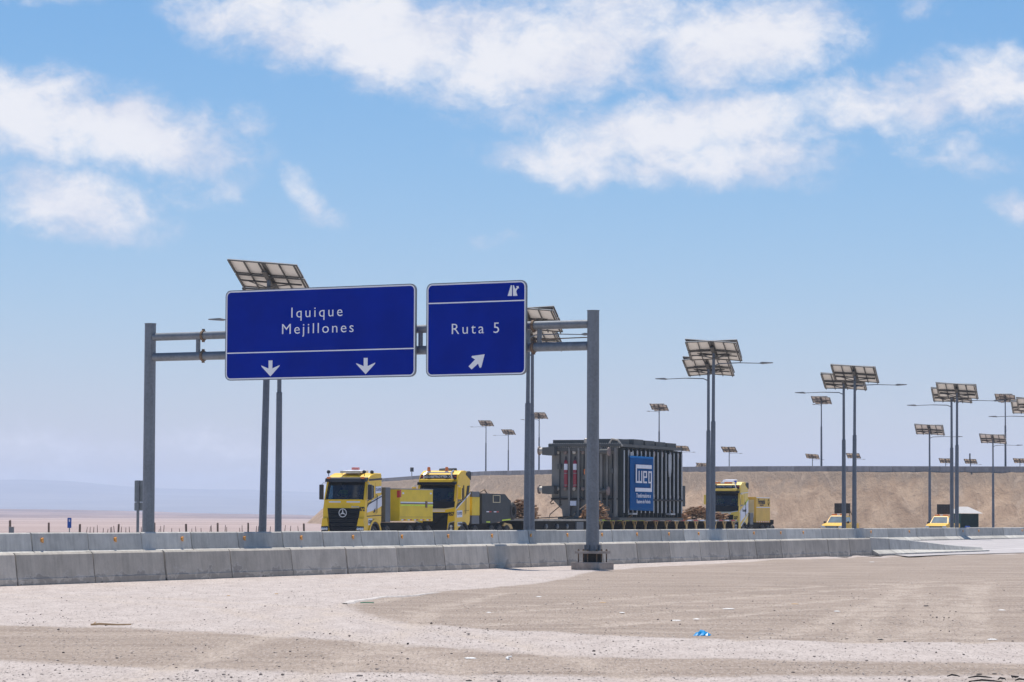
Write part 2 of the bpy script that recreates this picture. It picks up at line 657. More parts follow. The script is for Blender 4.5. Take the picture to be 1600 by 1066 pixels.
def mat_bank():
    m, t, b = principled('sandy_bank')
    tc = t.add('ShaderNodeTexCoord')
    P = tc.outputs['Object']
    sp = t.add('ShaderNodeSeparateXYZ')
    t.link(P, sp.inputs[0])
    z = sp.outputs[2]
    n1 = t.noise(P, 0.06, 6, 0.6)
    n2 = t.noise(t.mapping(P, (2, 3, 1), scale=(0.35, 0.08, 0.30)), 1.0, 7, 0.66, 0.8)
    n3 = t.noise(P, 1.3, 6, 0.75)
    run = t.noise(t.mapping(P, rot=(0, R(24), 0), scale=(0.5, 0.1, 0.10)), 1.0, 6, 0.65, 0.6)
    c = t.mix(t.ramp(n2, 0.34, 0.66), (0.33, 0.23, 0.16), (0.45, 0.325, 0.23))
    up = t.math('ADD', t.math('MULTIPLY', z, 0.1), t.math('ADD', t.math('MULTIPLY', t.math('SUBTRACT', n1, 0.5), 0.9), t.math('MULTIPLY', t.math('SUBTRACT', run, 0.5), 0.9)))
    c = t.mix(t.ramp(up, 0.48, 0.85, 0, 0.8), c, (0.225, 0.18, 0.145))
    c = t.mix(t.ramp(run, 0.55, 0.72, 0, 0.5), c, (0.52, 0.395, 0.30))
    c = t.mix(t.ramp(n3, 0.56, 0.70, 0, 0.6), c, (0.15, 0.115, 0.09))
    c = t.mix(t.ramp(n3, 0.42, 0.30, 0, 0.35), c, (0.52, 0.41, 0.32))
    t.link(c, b.inputs['Base Color'])
    b.inputs['Roughness'].default_value = 0.95
    b.inputs['Specular IOR Level'].default_value = 0.1
    bp = t.add('ShaderNodeBump')
    bp.inputs['Strength'].default_value = 0.8
    bp.inputs['Distance'].default_value = 0.6
    t.link(t.math('ADD', t.math('MULTIPLY', n3, 0.5), t.math('ADD', n2, run)), bp.inputs['Height'])
    t.link(bp.outputs[0], b.inputs['Normal'])
    return m


MT = dict(
    ground=mat_ground(),
    asphalt=simple('dusty_asphalt', (0.43, 0.395, 0.385), 0.9, var=0.14, scale=0.5, bump=0.3, bscale=18),
    marking=simple('road_paint_white', (0.66, 0.64, 0.61), 0.8, var=0.15, scale=2),
    conc=mat_concrete('weathered_concrete', (0.54, 0.49, 0.42)),
    conc2=mat_concrete('median_concrete', (0.54, 0.515, 0.47), 0.25),
    conc3=mat_concrete('wall_concrete', (0.34, 0.335, 0.33), 0.3),
    footing=simple('footing_concrete', (0.36, 0.31, 0.27), 0.95, var=0.2, scale=4, bump=0.5),
    joint=simple('joint_mortar', (0.07, 0.065, 0.06), 0.95),
    steel=mat_steel('galvanised_steel', (0.20, 0.215, 0.235)),
    steel2=mat_steel('lamp_pole_steel', (0.13, 0.15, 0.18)),
    rust=simple('rusty_bolt', (0.22, 0.15, 0.10), 0.8, 0.3, 0.3, 20),
    dark=simple('dark_gap', (0.035, 0.034, 0.033), 0.85),
    blue=simple('sign_blue', (0.0, 0.021, 0.31), 0.6, var=0.11, scale=0.55, spec=0.03),
    white=simple('sign_white', (0.93, 0.92, 0.93), 0.5, var=0.02, scale=2),
    signback=simple('sign_back_metal', (0.22, 0.24, 0.25), 0.5, 0.4),
    refl=simple('orange_reflector', (0.75, 0.30, 0.03), 0.4, var=0.2, scale=20),
    backsheet=simple('panel_backsheet', (0.74, 0.70, 0.63), 0.6, var=0.05, scale=2),
    cells=simple('solar_cells', (0.015, 0.02, 0.05), 0.15),
    panelframe=simple('panel_rail', (0.10, 0.095, 0.085), 0.6, 0.3, 0.2, 5),
    lamp=simple('lamp_head_grey', (0.22, 0.22, 0.22), 0.5, 0.3),
    yellow=simple('truck_yellow', (0.88, 0.54, 0.005), 0.42, var=0.05, scale=1.2, coat=0.15, dust=0.04),
    yellow2=simple('pale_truck_yellow', (0.84, 0.58, 0.08), 0.45, var=0.05, scale=1.2, coat=0.1, dust=0.12),
    boxyellow=simple('ballast_yellow', (0.76, 0.53, 0.008), 0.55, var=0.10, scale=1.0, dust=0.06),
    boxyellow2=simple('ballast_ochre', (0.68, 0.42, 0.06), 0.6, var=0.08, scale=1.0, dust=0.08),
    caryellow=simple('pickup_yellow', (0.85, 0.47, 0.008), 0.45, var=0.04, coat=0.1, dust=0.02),
    black=simple('black_plastic', (0.022, 0.023, 0.025), 0.5, var=0.15),
    grille=simple('grille_black', (0.008, 0.011, 0.015), 0.5, var=0.1, spec=0.25),
    slate=simple('slate_steel', (0.040, 0.046, 0.050), 0.6, var=0.15, scale=1.5, dust=0.05, spec=0.25),
    grey=simple('grey_locker', (0.085, 0.10, 0.12), 0.5, var=0.1, dust=0.08),
    chrome=simple('bright_metal', (0.62, 0.63, 0.66), 0.3, 0.8, 0.05),
    decal=simple('white_decal', (0.72, 0.73, 0.80), 0.5, var=0.05),
    plate=simple('white_plate', (0.74, 0.76, 0.84), 0.5, var=0.03),
    ink=simple('black_lettering', (0.02, 0.02, 0.022), 0.6),
    inkblue=simple('dark_blue_lettering', (0.03, 0.05, 0.16), 0.6),
    lime=simple('lime_tape', (0.62, 0.80, 0.03), 0.5),
    red=simple('red_tape', (0.50, 0.03, 0.03), 0.5),
    amber=simple('amber_lens', (0.85, 0.22, 0.02), 0.2, var=0.05, coat=0.5),
    cream=simple('cream_door', (0.60, 0.52, 0.34), 0.6),
    bluelens=simple('blue_lens', (0.03, 0.08, 0.5), 0.25),
    lens=simple('headlamp_lens', (0.55, 0.58, 0.62), 0.12, 0.2, 0.2, 8, coat=0.6),
    rubber=simple('tyre_rubber', (0.022, 0.023, 0.025), 0.85, var=0.2, dust=0.12),
    rim=simple('wheel_rim', (0.16, 0.18, 0.20), 0.5, 0.5),
    glass=glass('windscreen_glass', (0.20, 0.30, 0.36), 0.06, 0.05),
    carglass=glass('pickup_glass', (0.18, 0.26, 0.30), 0.22, 0.28),
    trafo=simple('transformer_grey', (0.105, 0.108, 0.104), 0.6, var=0.14, scale=0.8, dust=0.05, spec=0.2),
    trafotank=simple('tank_grey', (0.215, 0.212, 0.20), 0.6, var=0.14, scale=0.8, dust=0.05, spec=0.2),
    trafodark=simple('fin_shade_grey', (0.045, 0.052, 0.052), 0.6, var=0.12, scale=0.8, spec=0.2),  # darker than the tank: shade between the fins put into the colour
    trafolite=simple('lit_edge_grey', (0.34, 0.36, 0.38), 0.5, var=0.12, scale=1.5),  # paler than the tank: light caught by the edges put into the colour
    flange=simple('flange_cover', (0.26, 0.20, 0.18), 0.7, var=0.25, scale=6),
    brass=simple('pale_flange', (0.50, 0.46, 0.40), 0.6, 0.2, 0.2, 8),
    cylred=simple('red_cylinder', (0.30, 0.012, 0.03), 0.35, var=0.08, coat=0.4),
    banner=simple('banner_blue', (0.002, 0.085, 0.27), 0.7, var=0.12, scale=0.7, spec=0.08),
    timber=simple('raw_timber', (0.36, 0.20, 0.105), 0.85, var=0.45, scale=3.0),
    timber2=simple('pale_timber', (0.52, 0.36, 0.24), 0.85, var=0.25, scale=3.0),
    gusset=simple('ochre_gusset', (0.55, 0.36, 0.13), 0.6, var=0.15, scale=3),
    chassis=simple('chassis_black', (0.014, 0.014, 0.014), 0.8, var=0.2, dust=0.02, spec=0.15),
    deck=simple('deck_steel', (0.40, 0.36, 0.30), 0.8, var=0.2, scale=1.5),
    green=simple('green_sheet', (0.010, 0.090, 0.070), 0.6, var=0.1),
    roofsheet=simple('pale_roof_sheet', (0.46, 0.44, 0.43), 0.7, var=0.06),
    barrel=simple('blue_barrel', (0.01, 0.09, 0.42), 0.45),
    post=simple('old_fence_wood', (0.17, 0.125, 0.095), 0.9, var=0.25, scale=12, bump=0.4, rand=0.25),
    smallblue=simple('marker_blue', (0.01, 0.07, 0.33), 0.5),
    skin=simple('skin', (0.36, 0.20, 0.13), 0.55, var=0.05),
    hivis=simple('hi_vis_cloth', (0.30, 0.55, 0.03), 0.8, var=0.1),
    navy=simple('navy_cloth', (0.03, 0.06, 0.14), 0.85),
    hair=simple('dark_hair', (0.02, 0.015, 0.012), 0.7),
    seat=simple('seat_cloth', (0.03, 0.035, 0.045), 0.9),
    pebble=mat_pebble('pebble_stone', (0.09, 0.078, 0.07), (0.34, 0.29, 0.26)),
    gravel=mat_pebble('gravel_stone', (0.30, 0.25, 0.215), (0.62, 0.54, 0.49)),
    paper=simple('litter_white', (0.74, 0.72, 0.69), 0.7, var=0.1, scale=8),
    tan=simple('litter_tan', (0.42, 0.27, 0.14), 0.8, var=0.2),
    bag=simple('blue_bag', (0.005, 0.28, 0.62), 0.35, var=0.15, scale=9),
    litgreen=simple('litter_green', (0.12, 0.38, 0.22), 0.5),
    char=simple('charred_wood', (0.03, 0.028, 0.026), 0.9, var=0.4),
    kerb=simple('broken_kerb', (0.56, 0.51, 0.47), 0.95, var=0.15, scale=3, bump=0.5),
    bank=mat_bank(),
    hills=mat_earth('desert_hills', (0.19, 0.14, 0.14), (0.36, 0.27, 0.25), (0.13, 0.10, 0.105), 0.004),
    range=mat_earth('far_range', (0.13, 0.13, 0.13), (0.24, 0.23, 0.22), (0.10, 0.10, 0.10), 0.0012),
)


# ------------------------------------------------------------------ the ground
def fbm(x, y, s, o=0.0):
    return mnoise.fractal(Vector((x * s + o, y * s - o, o)), 1.0, 2.0, 4)


def seg_dist(px, py, poly, closed=True):
    """signed distance (positive inside) of points to a polygon, numpy"""
    n = len(poly)
    d = np.full(px.shape, 1e9)
    inside = np.zeros(px.shape, bool)
    for i in range(n):
        x0, y0 = poly[i]
        x1, y1 = poly[(i + 1) % n]
        dx, dy = x1 - x0, y1 - y0
        t = np.clip(((px - x0) * dx + (py - y0) * dy) / (dx * dx + dy * dy + 1e-12), 0, 1)
        d = np.minimum(d, np.hypot(px - x0 - t * dx, py - y0 - t * dy))
        c = ((y0 > py) != (y1 > py)) & (px < (x1 - x0) * (py - y0) / (y1 - y0 + 1e-12) + x0)
        inside ^= c
    return np.where(inside, d, -d)


def sstep(a, b, x):
    t = np.clip((x - a) / (b - a), 0, 1)
    return t * t * (3 - 2 * t)


def px_poly(pts):
    return [tuple(at_z(x, y, 0)[:2]) for x, y in pts]


def ground_z(x, y):
    """height of the natural ground (numpy or float)"""
    x = np.asarray(x, float)
    y = np.asarray(y, float)
    c = x - SL * y
    p = (c - C_NEAR) * UD.y
    z = np.where(p > -0.2, 0.0, np.clip(-p / 15.3, 0, 1) * 0.30 - 0.05)
    far = (c - (-95)) * UD.y
    z = np.where(far < 0, 0.25 * (1 - sstep(0, 12, -far)) + 0.0, z)
    return z


def build_ground():
    xs = np.unique(np.concatenate([-np.geomspace(34, 12000, 34), np.arange(-34, 62, 0.25), np.geomspace(62, 12000, 34)]))
    ys = np.unique(np.concatenate([np.linspace(-60, 26, 12), np.arange(27, 150, 0.5), np.arange(150, 320, 5), np.geomspace(320, 30000, 44)]))
    gx, gy = np.meshgrid(xs, ys)
    z = ground_z(gx, gy)
    p = (gx - SL * gy - C_NEAR) * UD.y
    near = (p > -0.5) & (gy < 170) & (gx > -40) & (gx < 70)
    und = np.zeros_like(z)
    idx = np.argwhere(near)
    for i, j in idx:
        x, y = gx[i, j], gy[i, j]
        w = min(1.0, max(0.0, (y - 24) / 6))
        und[i, j] = (0.045 * fbm(x, y, 0.12) + 0.016 * fbm(x, y, 0.7, 3.3)) * w - 0.02
    lot = sstep(0.0, 1.0, p) * und
    # soil banked a little against the barrier foot
    lot += 0.05 * np.exp(-np.clip(p, 0, 50) ** 2 / 0.5) * near * (gy < 160)
    z = z + lot
    island = px_poly([(540, 944), (556, 938.5), (580, 933.5), (620, 928), (690, 922), (760, 917.5), (830, 912), (880, 904), (930, 893),
                      (1000, 886), (1200, 876), (1440, 868), (1800, 862), (1800, 1004), (1600, 1003), (1300, 1001.5), (1100, 998),
                      (900, 988), (780, 981), (690, 974), (620, 966), (570, 957), (548, 950)])
    strip = px_poly([(-300, 974), (0, 978), (200, 980), (320, 986), (450, 992), (560, 1002), (700, 1012), (850, 1020), (1000, 1026),
                     (1250, 1031), (1600, 1036), (1900, 1038), (1900, 1062), (1500, 1056), (1200, 1052), (900, 1052), (700, 1046),
                     (450, 1044), (250, 1040), (0, 1030), (-300, 1028)])
    strip2 = px_poly([(-300, 1150), (-300, 1075), (300, 1068), (900, 1066), (1400, 1058), (1620, 1054), (1900, 1054), (1900, 1200), (0, 1200)])
    t1 = px_poly([(1432, 925), (1446, 925), (1444, 1001), (1416, 1001)])
    t2 = px_poly([(1462, 930), (1474, 930), (1490, 1001), (1466, 1001)])
    def track(pts, off):
        w = [at_z(a, b, 0) for a, b in pts]
        out = []
        for i, q in enumerate(w):
            d = (w[min(i + 1, len(w) - 1)] - w[max(i - 1, 0)])
            d.z = 0
            d.normalize()
            out.append((q.x + d.y * off, q.y - d.x * off))
        return out
    sweeps = [[(1420, 1003), (1440, 975), (1452, 950), (1458, 930), (1460, 912)],
              [(1250, 1003), (1330, 985), (1400, 960), (1450, 935), (1490, 912)],
              [(1600, 925), (1400, 935), (1200, 950), (1000, 965), (820, 975)],
              [(1600, 905), (1350, 915), (1100, 930), (900, 944), (700, 955)],
              [(-60, 925), (200, 935), (420, 950), (620, 985), (800, 1030), (900, 1066)],
              [(300, 1066), (420, 1030), (500, 1000), (560, 975), (600, 950), (720, 925)]]
    tracks = [track(q, o) for q in sweeps for o in (-0.95, 0.95)]
    near2 = (gy < 330) & (gx > -60) & (gx < 110) & (gy > 8)
    zone = np.zeros(gx.shape + (4,), np.float32)
    qx, qy = gx[near2], gy[near2]
    a = sstep(-0.5, 0.5, seg_dist(qx, qy, island))
    b = sstep(-0.8, 0.8, seg_dist(qx, qy, strip)) * 0.82
    c = sstep(-0.8, 0.8, seg_dist(qx, qy, strip2)) * 0.5
    zone[near2, 0] = np.maximum(np.maximum(a, b), c)
    zone[near2, 1] = np.maximum(sstep(-0.15, 0.25, seg_dist(qx, qy, t1)), sstep(-0.15, 0.25, seg_dist(qx, qy, t2)))
    for q in tracks:
        dd = np.full(qx.shape, 1e9)
        for (x0, y0), (x1, y1) in zip(q, q[1:]):
            dx, dy = x1 - x0, y1 - y0
            tt = np.clip(((qx - x0) * dx + (qy - y0) * dy) / (dx * dx + dy * dy + 1e-9), 0, 1)
            dd = np.minimum(dd, np.hypot(qx - x0 - tt * dx, qy - y0 - tt * dy))
        zone[near2, 1] = np.maximum(zone[near2, 1], 0.75 * sstep(0.36, 0.10, dd))
    ruts = np.zeros_like(z)
    ruts[near2] = zone[near2, 1]
    z = z - 0.035 * ruts
    cc = gx - SL * gy
    zone[..., 2] = np.maximum(sstep(-70, -120, -(-cc - 0)) * 0, np.where(cc < -85, 1.0, 0.0))
    zone[..., 2] = np.maximum(zone[..., 2], sstep(260, 420, gy))
    zone[..., 3] = 1
    ny, nx = gx.shape
    verts = np.stack([gx, gy, z], -1).reshape(-1, 3)
    i = np.arange(ny - 1)[:, None] * nx + np.arange(nx - 1)[None, :]
    faces = np.stack([i, i + 1, i + 1 + nx, i + nx], -1).reshape(-1, 4)
    me = bpy.data.meshes.new('ground')
    me.from_pydata(verts.tolist(), [], faces.tolist())
    at = me.color_attributes.new('zone', 'FLOAT_COLOR', 'POINT')
    at.data.foreach_set('color', zone.reshape(-1))
    for pl in me.polygons:
        pl.use_smooth = True
    tag(link_mesh('ground', me, MT['ground']), kind='structure')
    return island


ISLAND = build_ground()


def lot_z(x, y):
    w = min(1.0, max(0.0, (y - 24) / 6))
    return float(ground_z(x, y)) + (0.045 * fbm(x, y, 0.12) + 0.016 * fbm(x, y, 0.7, 3.3)) * w - 0.02


# loose stones, too many to count
def build_pebbles():
    rr = random.Random(21)
    base = bmesh.new()
    bmesh.ops.create_icosphere(base, subdivisions=1, radius=1.0)
    bv = np.array([v.co[:] for v in base.verts])
    bf = np.array([[v.index for v in f.verts] for f in base.faces])
    base.free()
    pts = []
    while len(pts) < 1500:
        px, py = rr.uniform(-120, 1720), 1075 - 190 * rr.random() ** 1.25
        if py < 880 or rr.random() > 0.06 + 1.5 * max(0.0, mnoise.fractal(Vector((px / 170, py / 20, 0)), 1.0, 2.0, 3)) ** 1.6:
            continue
        w = at_z(px, py, 0)
        if perp(w.x, w.y) < 0.5:
            continue
        s = 0.005 + 0.016 * rr.random() ** 5
        if rr.random() < 0.006:
            s *= 1.9
        pts.append((w.x, w.y, s))
    V, Fc = [], []
    for k, (x, y, s) in enumerate(pts):
        sc = np.array([s * rr.uniform(.8, 1.5), s * rr.uniform(.8, 1.5), s * rr.uniform(.5, .95)])
        j = 1 + 0.25 * (np.array([[rr.random()] for _ in bv]) - .5)
        V.append(bv * j * sc + np.array([x, y, lot_z(x, y) + s * 0.3]))
        Fc.append(bf + k * len(bv))
    me = bpy.data.meshes.new('pebbles')
    me.from_pydata(np.concatenate(V).tolist(), [], np.concatenate(Fc).tolist())
    tag(link_mesh('pebbles', me, MT['pebble']), 'small dark stones strewn over the dusty lot', 'pebbles', kind='stuff')


build_pebbles()


def build_gravel():
    rg = np.random.default_rng(5)
    n = 46000
    px = rg.uniform(-150, 1750, n * 2)
    py = 1078 - 178 * rg.random(n * 2) ** 1.05
    keep = np.array([rg_ < 0.35 + 0.9 * max(0.0, mnoise.noise(Vector((a / 90, b / 14, 2.0)))) for a, b, rg_ in zip(px, py, rg.random(n * 2))])
    px, py = px[keep][:n], py[keep][:n]
    n = len(px)
    P = np.array([at_z(a, b, 0)[:] for a, b in zip(px, py)])
    ok = np.array([perp(p[0], p[1]) > 0.6 for p in P])
    P = P[ok]
    n = len(P)
    zz = np.array([lot_z(p[0], p[1]) for p in P])
    sz = (0.0035 + 0.010 * rg.random(n) ** 5) * (0.75 + P[:, 1] / 180)
    octa = np.array([(1, 0, 0), (0, 1, 0), (-1, 0, 0), (0, -1, 0), (0.1, 0.1, 0.9), (0, 0, -0.6)], float)
    fo = np.array([(0, 1, 4), (1, 2, 4), (2, 3, 4), (3, 0, 4), (1, 0, 5), (2, 1, 5), (3, 2, 5), (0, 3, 5)])
    an = rg.random(n) * 6.28
    ca, sa = np.cos(an), np.sin(an)
    sx, sy, sv = sz * rg.uniform(.8, 1.6, n), sz * rg.uniform(.8, 1.6, n), sz * rg.uniform(.35, .8, n)
    v = octa[None] * np.stack([sx, sy, sv], -1)[:, None, :]
    vx = v[..., 0] * ca[:, None] - v[..., 1] * sa[:, None]
    vy = v[..., 0] * sa[:, None] + v[..., 1] * ca[:, None]
    V = np.stack([vx + P[:, 0:1], vy + P[:, 1:2], v[..., 2] + (zz + sv * 0.45)[:, None]], -1).reshape(-1, 3)
    Fc = (fo[None] + (np.arange(n) * 6)[:, None, None]).reshape(-1, 3)
    me = bpy.data.meshes.new('gravel')
    me.vertices.add(len(V))
    me.vertices.foreach_set('co', V.ravel())
    me.loops.add(Fc.size)
    me.loops.foreach_set('vertex_index', Fc.ravel().astype(np.int32))
    me.polygons.add(len(Fc))
    me.polygons.foreach_set('loop_start', (np.arange(len(Fc)) * 3).astype(np.int32))
    me.update(calc_edges=True)
    tag(link_mesh('gravel', me, MT['gravel']), 'fine loose gravel lying over the whole lot', 'gravel', kind='stuff')


build_gravel()


# ------------------------------------------------------------------ carriageways and paint
def strip_mesh(name, c0, c1, y0, y1, zf, mat, step=6.0):
    bm = NB()
    n = max(2, int((y1 - y0) / step))
    prev = None
    for i in range(n + 1):
        y = y0 + (y1 - y0) * i / n
        row = []
        for k in range(4):
            c = c0 + (c1 - c0) * k / 3
            row.append(bm.verts.new((c + SL * y, y, zf(c + SL * y, y))))
        if prev:
            for k in range(3):
                bm.faces.new((prev[k], prev[k + 1], row[k + 1], row[k]))
        prev = row
    return tag(obj(name, bm, mat), kind='structure')


strip_mesh('road', C_FAR - 0.6, C_NEAR + 0.25, 40, 420, road_z, MT['asphalt'])
strip_mesh('far_road', -90.0, -68.5, 40, 420, lambda x, y: 0.30, MT['asphalt'])
strip_mesh('road_edge_line', C_FAR + 0.95, C_FAR + 1.15, 60, 400, lambda x, y: road_z(x, y) + 0.005, MT['marking'])
strip_mesh('road_edge_line', C_NEAR - 1.6, C_NEAR - 1.4, 60, 400, lambda x, y: road_z(x, y) + 0.005, MT['marking'])
for k in range(34):
    y0 = 80 + k * 9
    strip_mesh('road_lane_dash', C_NEAR - 8.3, C_NEAR - 8.15, y0, y0 + 3.5, lambda x, y: road_z(x, y) + 0.005, MT['marking'], 3.5)
# where the lot opens onto the carriageway past the end of the barrier
bm = NB()
apron = [at_z(x, y, 0.03) for x, y in ((1420, 869.5), (1480, 866.8), (1540, 865.2), (1600, 863.6), (1700, 861.5), (1850, 859.0))]
top = [Vector((C_NEAR + 0.25 + SL * y, y, 0.025)) for y in (161, 171, 182, 196, 214, 240)]
for i in range(5):
    bm.faces.new([bm.verts.new(v) for v in (apron[i], apron[i + 1], top[i + 1], top[i])])
bmesh.ops.remove_doubles(bm, verts=bm.verts, dist=0.001)
tag(obj('road_mouth', bm, MT['asphalt']), kind='structure')


# a broken pale kerb at the tip of the gravel island
def build_kerb():
    pts = [at_z(x, y, 0) for x, y in ((539, 944.5), (548, 940.8), (560, 937.6), (578, 934.6), (600, 931.4), (628, 928.6), (660, 926), (692, 923.5))]
    bm = NB()
    prev = None
    rr = random.Random(3)
    fine = []
    for a, b in zip(pts, pts[1:]):
        for k in range(6):
            fine.append(a.lerp(b, k / 6))
    for i, p in enumerate(fine):
        d = (fine[min(i + 1, len(fine) - 1)] - fine[max(i - 1, 0)]).normalized()
        s = Vector((d.y, -d.x, 0))
        fade = max(0.15, 1 - i / len(fine)) * min(1.0, (i + .3) / 5)
        h = 0.04 * fade * rr.uniform(.7, 1.2)
        w = 0.08 + 0.09 * fade * rr.uniform(.7, 1.2)
        z = lot_z(p.x, p.y)
        row = [bm.verts.new((p + s * o * w).to_2d().to_3d() + Vector((0, 0, z + hh))) for o, hh in ((-1, -.08), (-.6, h * .6), (-.1, h), (.5, h * .55), (1, -.08))]
        if prev:
            for k in range(4):
                bm.faces.new((prev[k], prev[k + 1], row[k + 1], row[k]))
        prev = row
    tag(obj('kerb', bm, MT['kerb'], smooth=True), kind='structure')


build_kerb()

# ------------------------------------------------------------------ embankment of the overpass ramp
CREST = [(1760, 458, 738), (1650, 466, 738), (1571, 478, 738), (1420, 487, 737.4), (1285, 497, 737), (1190, 512, 737), (1100, 530, 737.2), (1030, 548, 738), (960, 566, 739.2),
         (900, 585, 740.2), (843, 605, 741.6), (800, 627, 742.3), (760, 652, 743), (730, 674, 744.4), (700, 700, 746), (670, 730, 748), (640, 762, 750), (602, 805, 752.6), (575, 850, 754.5), (560, 900, 757)]


def crest_points(step=4.0):
    raw = []
    for px, y, py in CREST:
        raw.append(at_y(px, py, y))
    e = raw[-1]
    raw += [e + Vector((6, 40, 0.3)), e + Vector((22, 90, 0.5))]
    # smooth by arc length with Catmull-Rom
    out = []
    for i in range(len(raw) - 1):
        p0, p1, p2, p3 = raw[max(i - 1, 0)], raw[i], raw[i + 1], raw[min(i + 2, len(raw) - 1)]
        for k in range(12):
            t = k / 12
            out.append(0.5 * ((2 * p1) + (p2 - p0) * t + (2 * p0 - 5 * p1 + 4 * p2 - p3) * t * t + (3 * p1 - p0 - 3 * p2 + p3) * t ** 3))
    out.append(raw[-1])
    # resample
    res = [out[0]]
    acc = 0.0
    for a, b in zip(out, out[1:]):
        L = (b - a).length
        while acc + L >= step:
            t = (step - acc) / L
            a = a.lerp(b, t)
            res.append(a.copy())
            L = (b - a).length
            acc = 0.0
        acc += L
    return res


def build_bank():
    pts = crest_points(1.6)
    n = len(pts)
    bm = NB()
    rows = 26
    grid = []
    for i, p in enumerate(pts):
        d = (pts[min(i + 3, n - 1)] - pts[max(i - 3, 0)])
        d.z = 0
        d.normalize()
        out = Vector((-d.y, d.x, 0))          # crest runs to the picture's left, outwards is towards the camera
        if i < n - 40 and out.y > 0:
            out = -out
        col = []
        for k in range(-6, rows + 1):
            if k < 0:
                q = p + (-out if i < n - 60 else Vector((0.9, 0.4, 0))) * (-k * 2.6)
                z = p.z - 0.06
                if k <= -5:
                    z = 4.8 if k == -5 else 4.7
                    q = p + Vector((0.25, 0.97, 0)) * (24 if k == -5 else 420)
            else:
                t = k / rows
                q = p + out * (t * p.z * 1.28 + 0.25)
                z = p.z * (1 - t) - 0.3 * (k == rows)
                w = math.sin(math.pi * min(1, t * 1.02)) if t < 1 else 0
                arc = i * 1.6
                z += w * (0.42 * fbm(arc, t * 7, 0.16, 1.7) + 0.26 * fbm(arc, t * 3, 0.55, 5.1)) + 0.10 * fbm(arc, 0.0, 0.4, 8.8) * (t < .12)
                q = q + out * (w * 0.5 * fbm(arc, t * 9, 0.10, 9.0))
                # soft slumps and fans
                q = q + out * w * 0.8 * max(0, math.sin(arc * 0.045 + 1.5 * t)) * t
            col.append(bm.verts.new((q.x, q.y, z)))
        if grid:
            a = grid[-1]
            for k in range(len(col) - 1):
                bm.faces.new((a[k], a[k + 1], col[k + 1], col[k]))
        grid.append(col)
    o = obj('embankment', bm, MT['bank'], smooth=False)
    for pl in o.data.polygons:
        pl.use_smooth = True
    tag(o, kind='structure')


build_bank()


# ------------------------------------------------------------------ far hills and mountains
def ridge(name, prof, dist, depth, mat, jag, seed, nx=240, ny=26):
    bm = NB()
    grid = []
    x0, x1 = prof[0][0], prof[-1][0]
    for j in range(ny):
        v = j / (ny - 1)
        row = []
        for i in range(nx):
            px = x0 + (x1 - x0) * i / (nx - 1)
            for (a, ya), (b, yb) in zip(prof, prof[1:]):
                if a <= px <= b:
                    py = ya + (yb - ya) * (px - a) / (b - a)
                    break
            top = 1.8 + (hor(px) - py) * dist / F
            y = dist - depth * (1 - v) if v < 1 else dist
            x = (px - 800) / F * dist
            env = v ** 1.15
            nz = mnoise.ridged_multi_fractal(Vector((x / (jag * 9), y / (jag * 14), seed)), 0.9, 2.1, 6, 1.0, 2.0) - 1.0
            z = top * env + nz * jag * 0.12 * (0.25 + v) * (v > 0) * (1 - 0.6 * v)
            row.append(bm.verts.new((x, y, max(z, -0.5) if j else -1.0)))
        if grid:
            a = grid[-1]
            for i in range(nx - 1):
                bm.faces.new((a[i], a[i + 1], row[i + 1], row[i]))
        grid.append(row)
    o = obj(name, bm, mat)
    for pl in o.data.polygons:
        pl.use_smooth = True
    tag(o, kind='structure')
    return o


ridge('hills', [(-2600, 800), (-800, 797), (0, 796), (60, 796.5), (130, 798), (220, 799.5), (300, 802), (420, 805), (520, 807), (900, 808), (2600, 806), (4200, 806)],
      5200, 2600, MT['hills'], 42, 2.0)
ridge('mountains', [(-2600, 756), (-900, 750), (-300, 752), (0, 752), (60, 751.5), (110, 754), (180, 760), (260, 764), (400, 764), (520, 768), (700, 772), (1100, 778), (1700, 770), (2600, 775), (4200, 770)],
      17500, 6500, MT['range'], 220, 5.0)

# the air
bm = NB()
box(bm, -11800, 11800, -300, 19500, -4, 235)
me_h = bpy.data.materials.new('desert_haze')
me_h.use_nodes = True
th = NT(me_h.node_tree)
th.n.clear()
ho = th.add('ShaderNodeOutputMaterial')
hv = th.add('ShaderNodeVolumePrincipled')
hv.inputs['Color'].default_value = (0.675, 0.785, 0.975, 1)
hv.inputs['Density'].default_value = 1.1e-4
hv.inputs['Anisotropy'].default_value = 0.2
th.link(hv.outputs[0], ho.inputs['Volume'])
tag(obj('haze', bm, me_h), kind='stuff')


# ------------------------------------------------------------------ concrete barriers
def barrier_block(name, a, b, h0, h1, mat, prof, parent=None):
    """precast block from a to b (base centres); prof: (half width, relative height) from the foot up"""
    L = (b - a).length
    d = (b - a) / L
    rz = math.atan2(d.y, d.x)
    bm = NB()
    g = 0.034
    cols = []
    ns = max(2, int(L / 0.8) + 1)
    for i in range(ns):
        t = i / (ns - 1)
        x = g + (L - 2 * g) * t
        h = h0 + (h1 - h0) * t
        dz = (b.z - a.z) * t
        outl = [(-w, z) for w, z in prof] + [(w, z) for w, z in prof[::-1]]
        cols.append([bm.verts.new((x, w, dz + (z * h if z > 0.25 else min(z * 0.87, h * 0.8)))) for w, z in outl])
    m = len(cols[0])
    for c0, c1 in zip(cols, cols[1:]):
        for k in range(m):
            bm.faces.new((c0[k], c0[(k + 1) % m], c1[(k + 1) % m], c1[k]))
    bm.faces.new(cols[0][::-1])
    bm.faces.new(cols[-1])
    rim = [e for e in list(bm.edges) if abs(e.calc_length()) > 0 and len(e.link_faces) == 2 and e.calc_face_angle(0) > 1.2 and e.verts[0].co.z > 0.3]
    bmesh.ops.bevel(bm, geom=rim, offset=0.012, segments=1, affect='EDGES')
    o = obj(name, bm, mat, parent)
    o.location = a
    o.rotation_euler = (0, 0, rz)
    return o


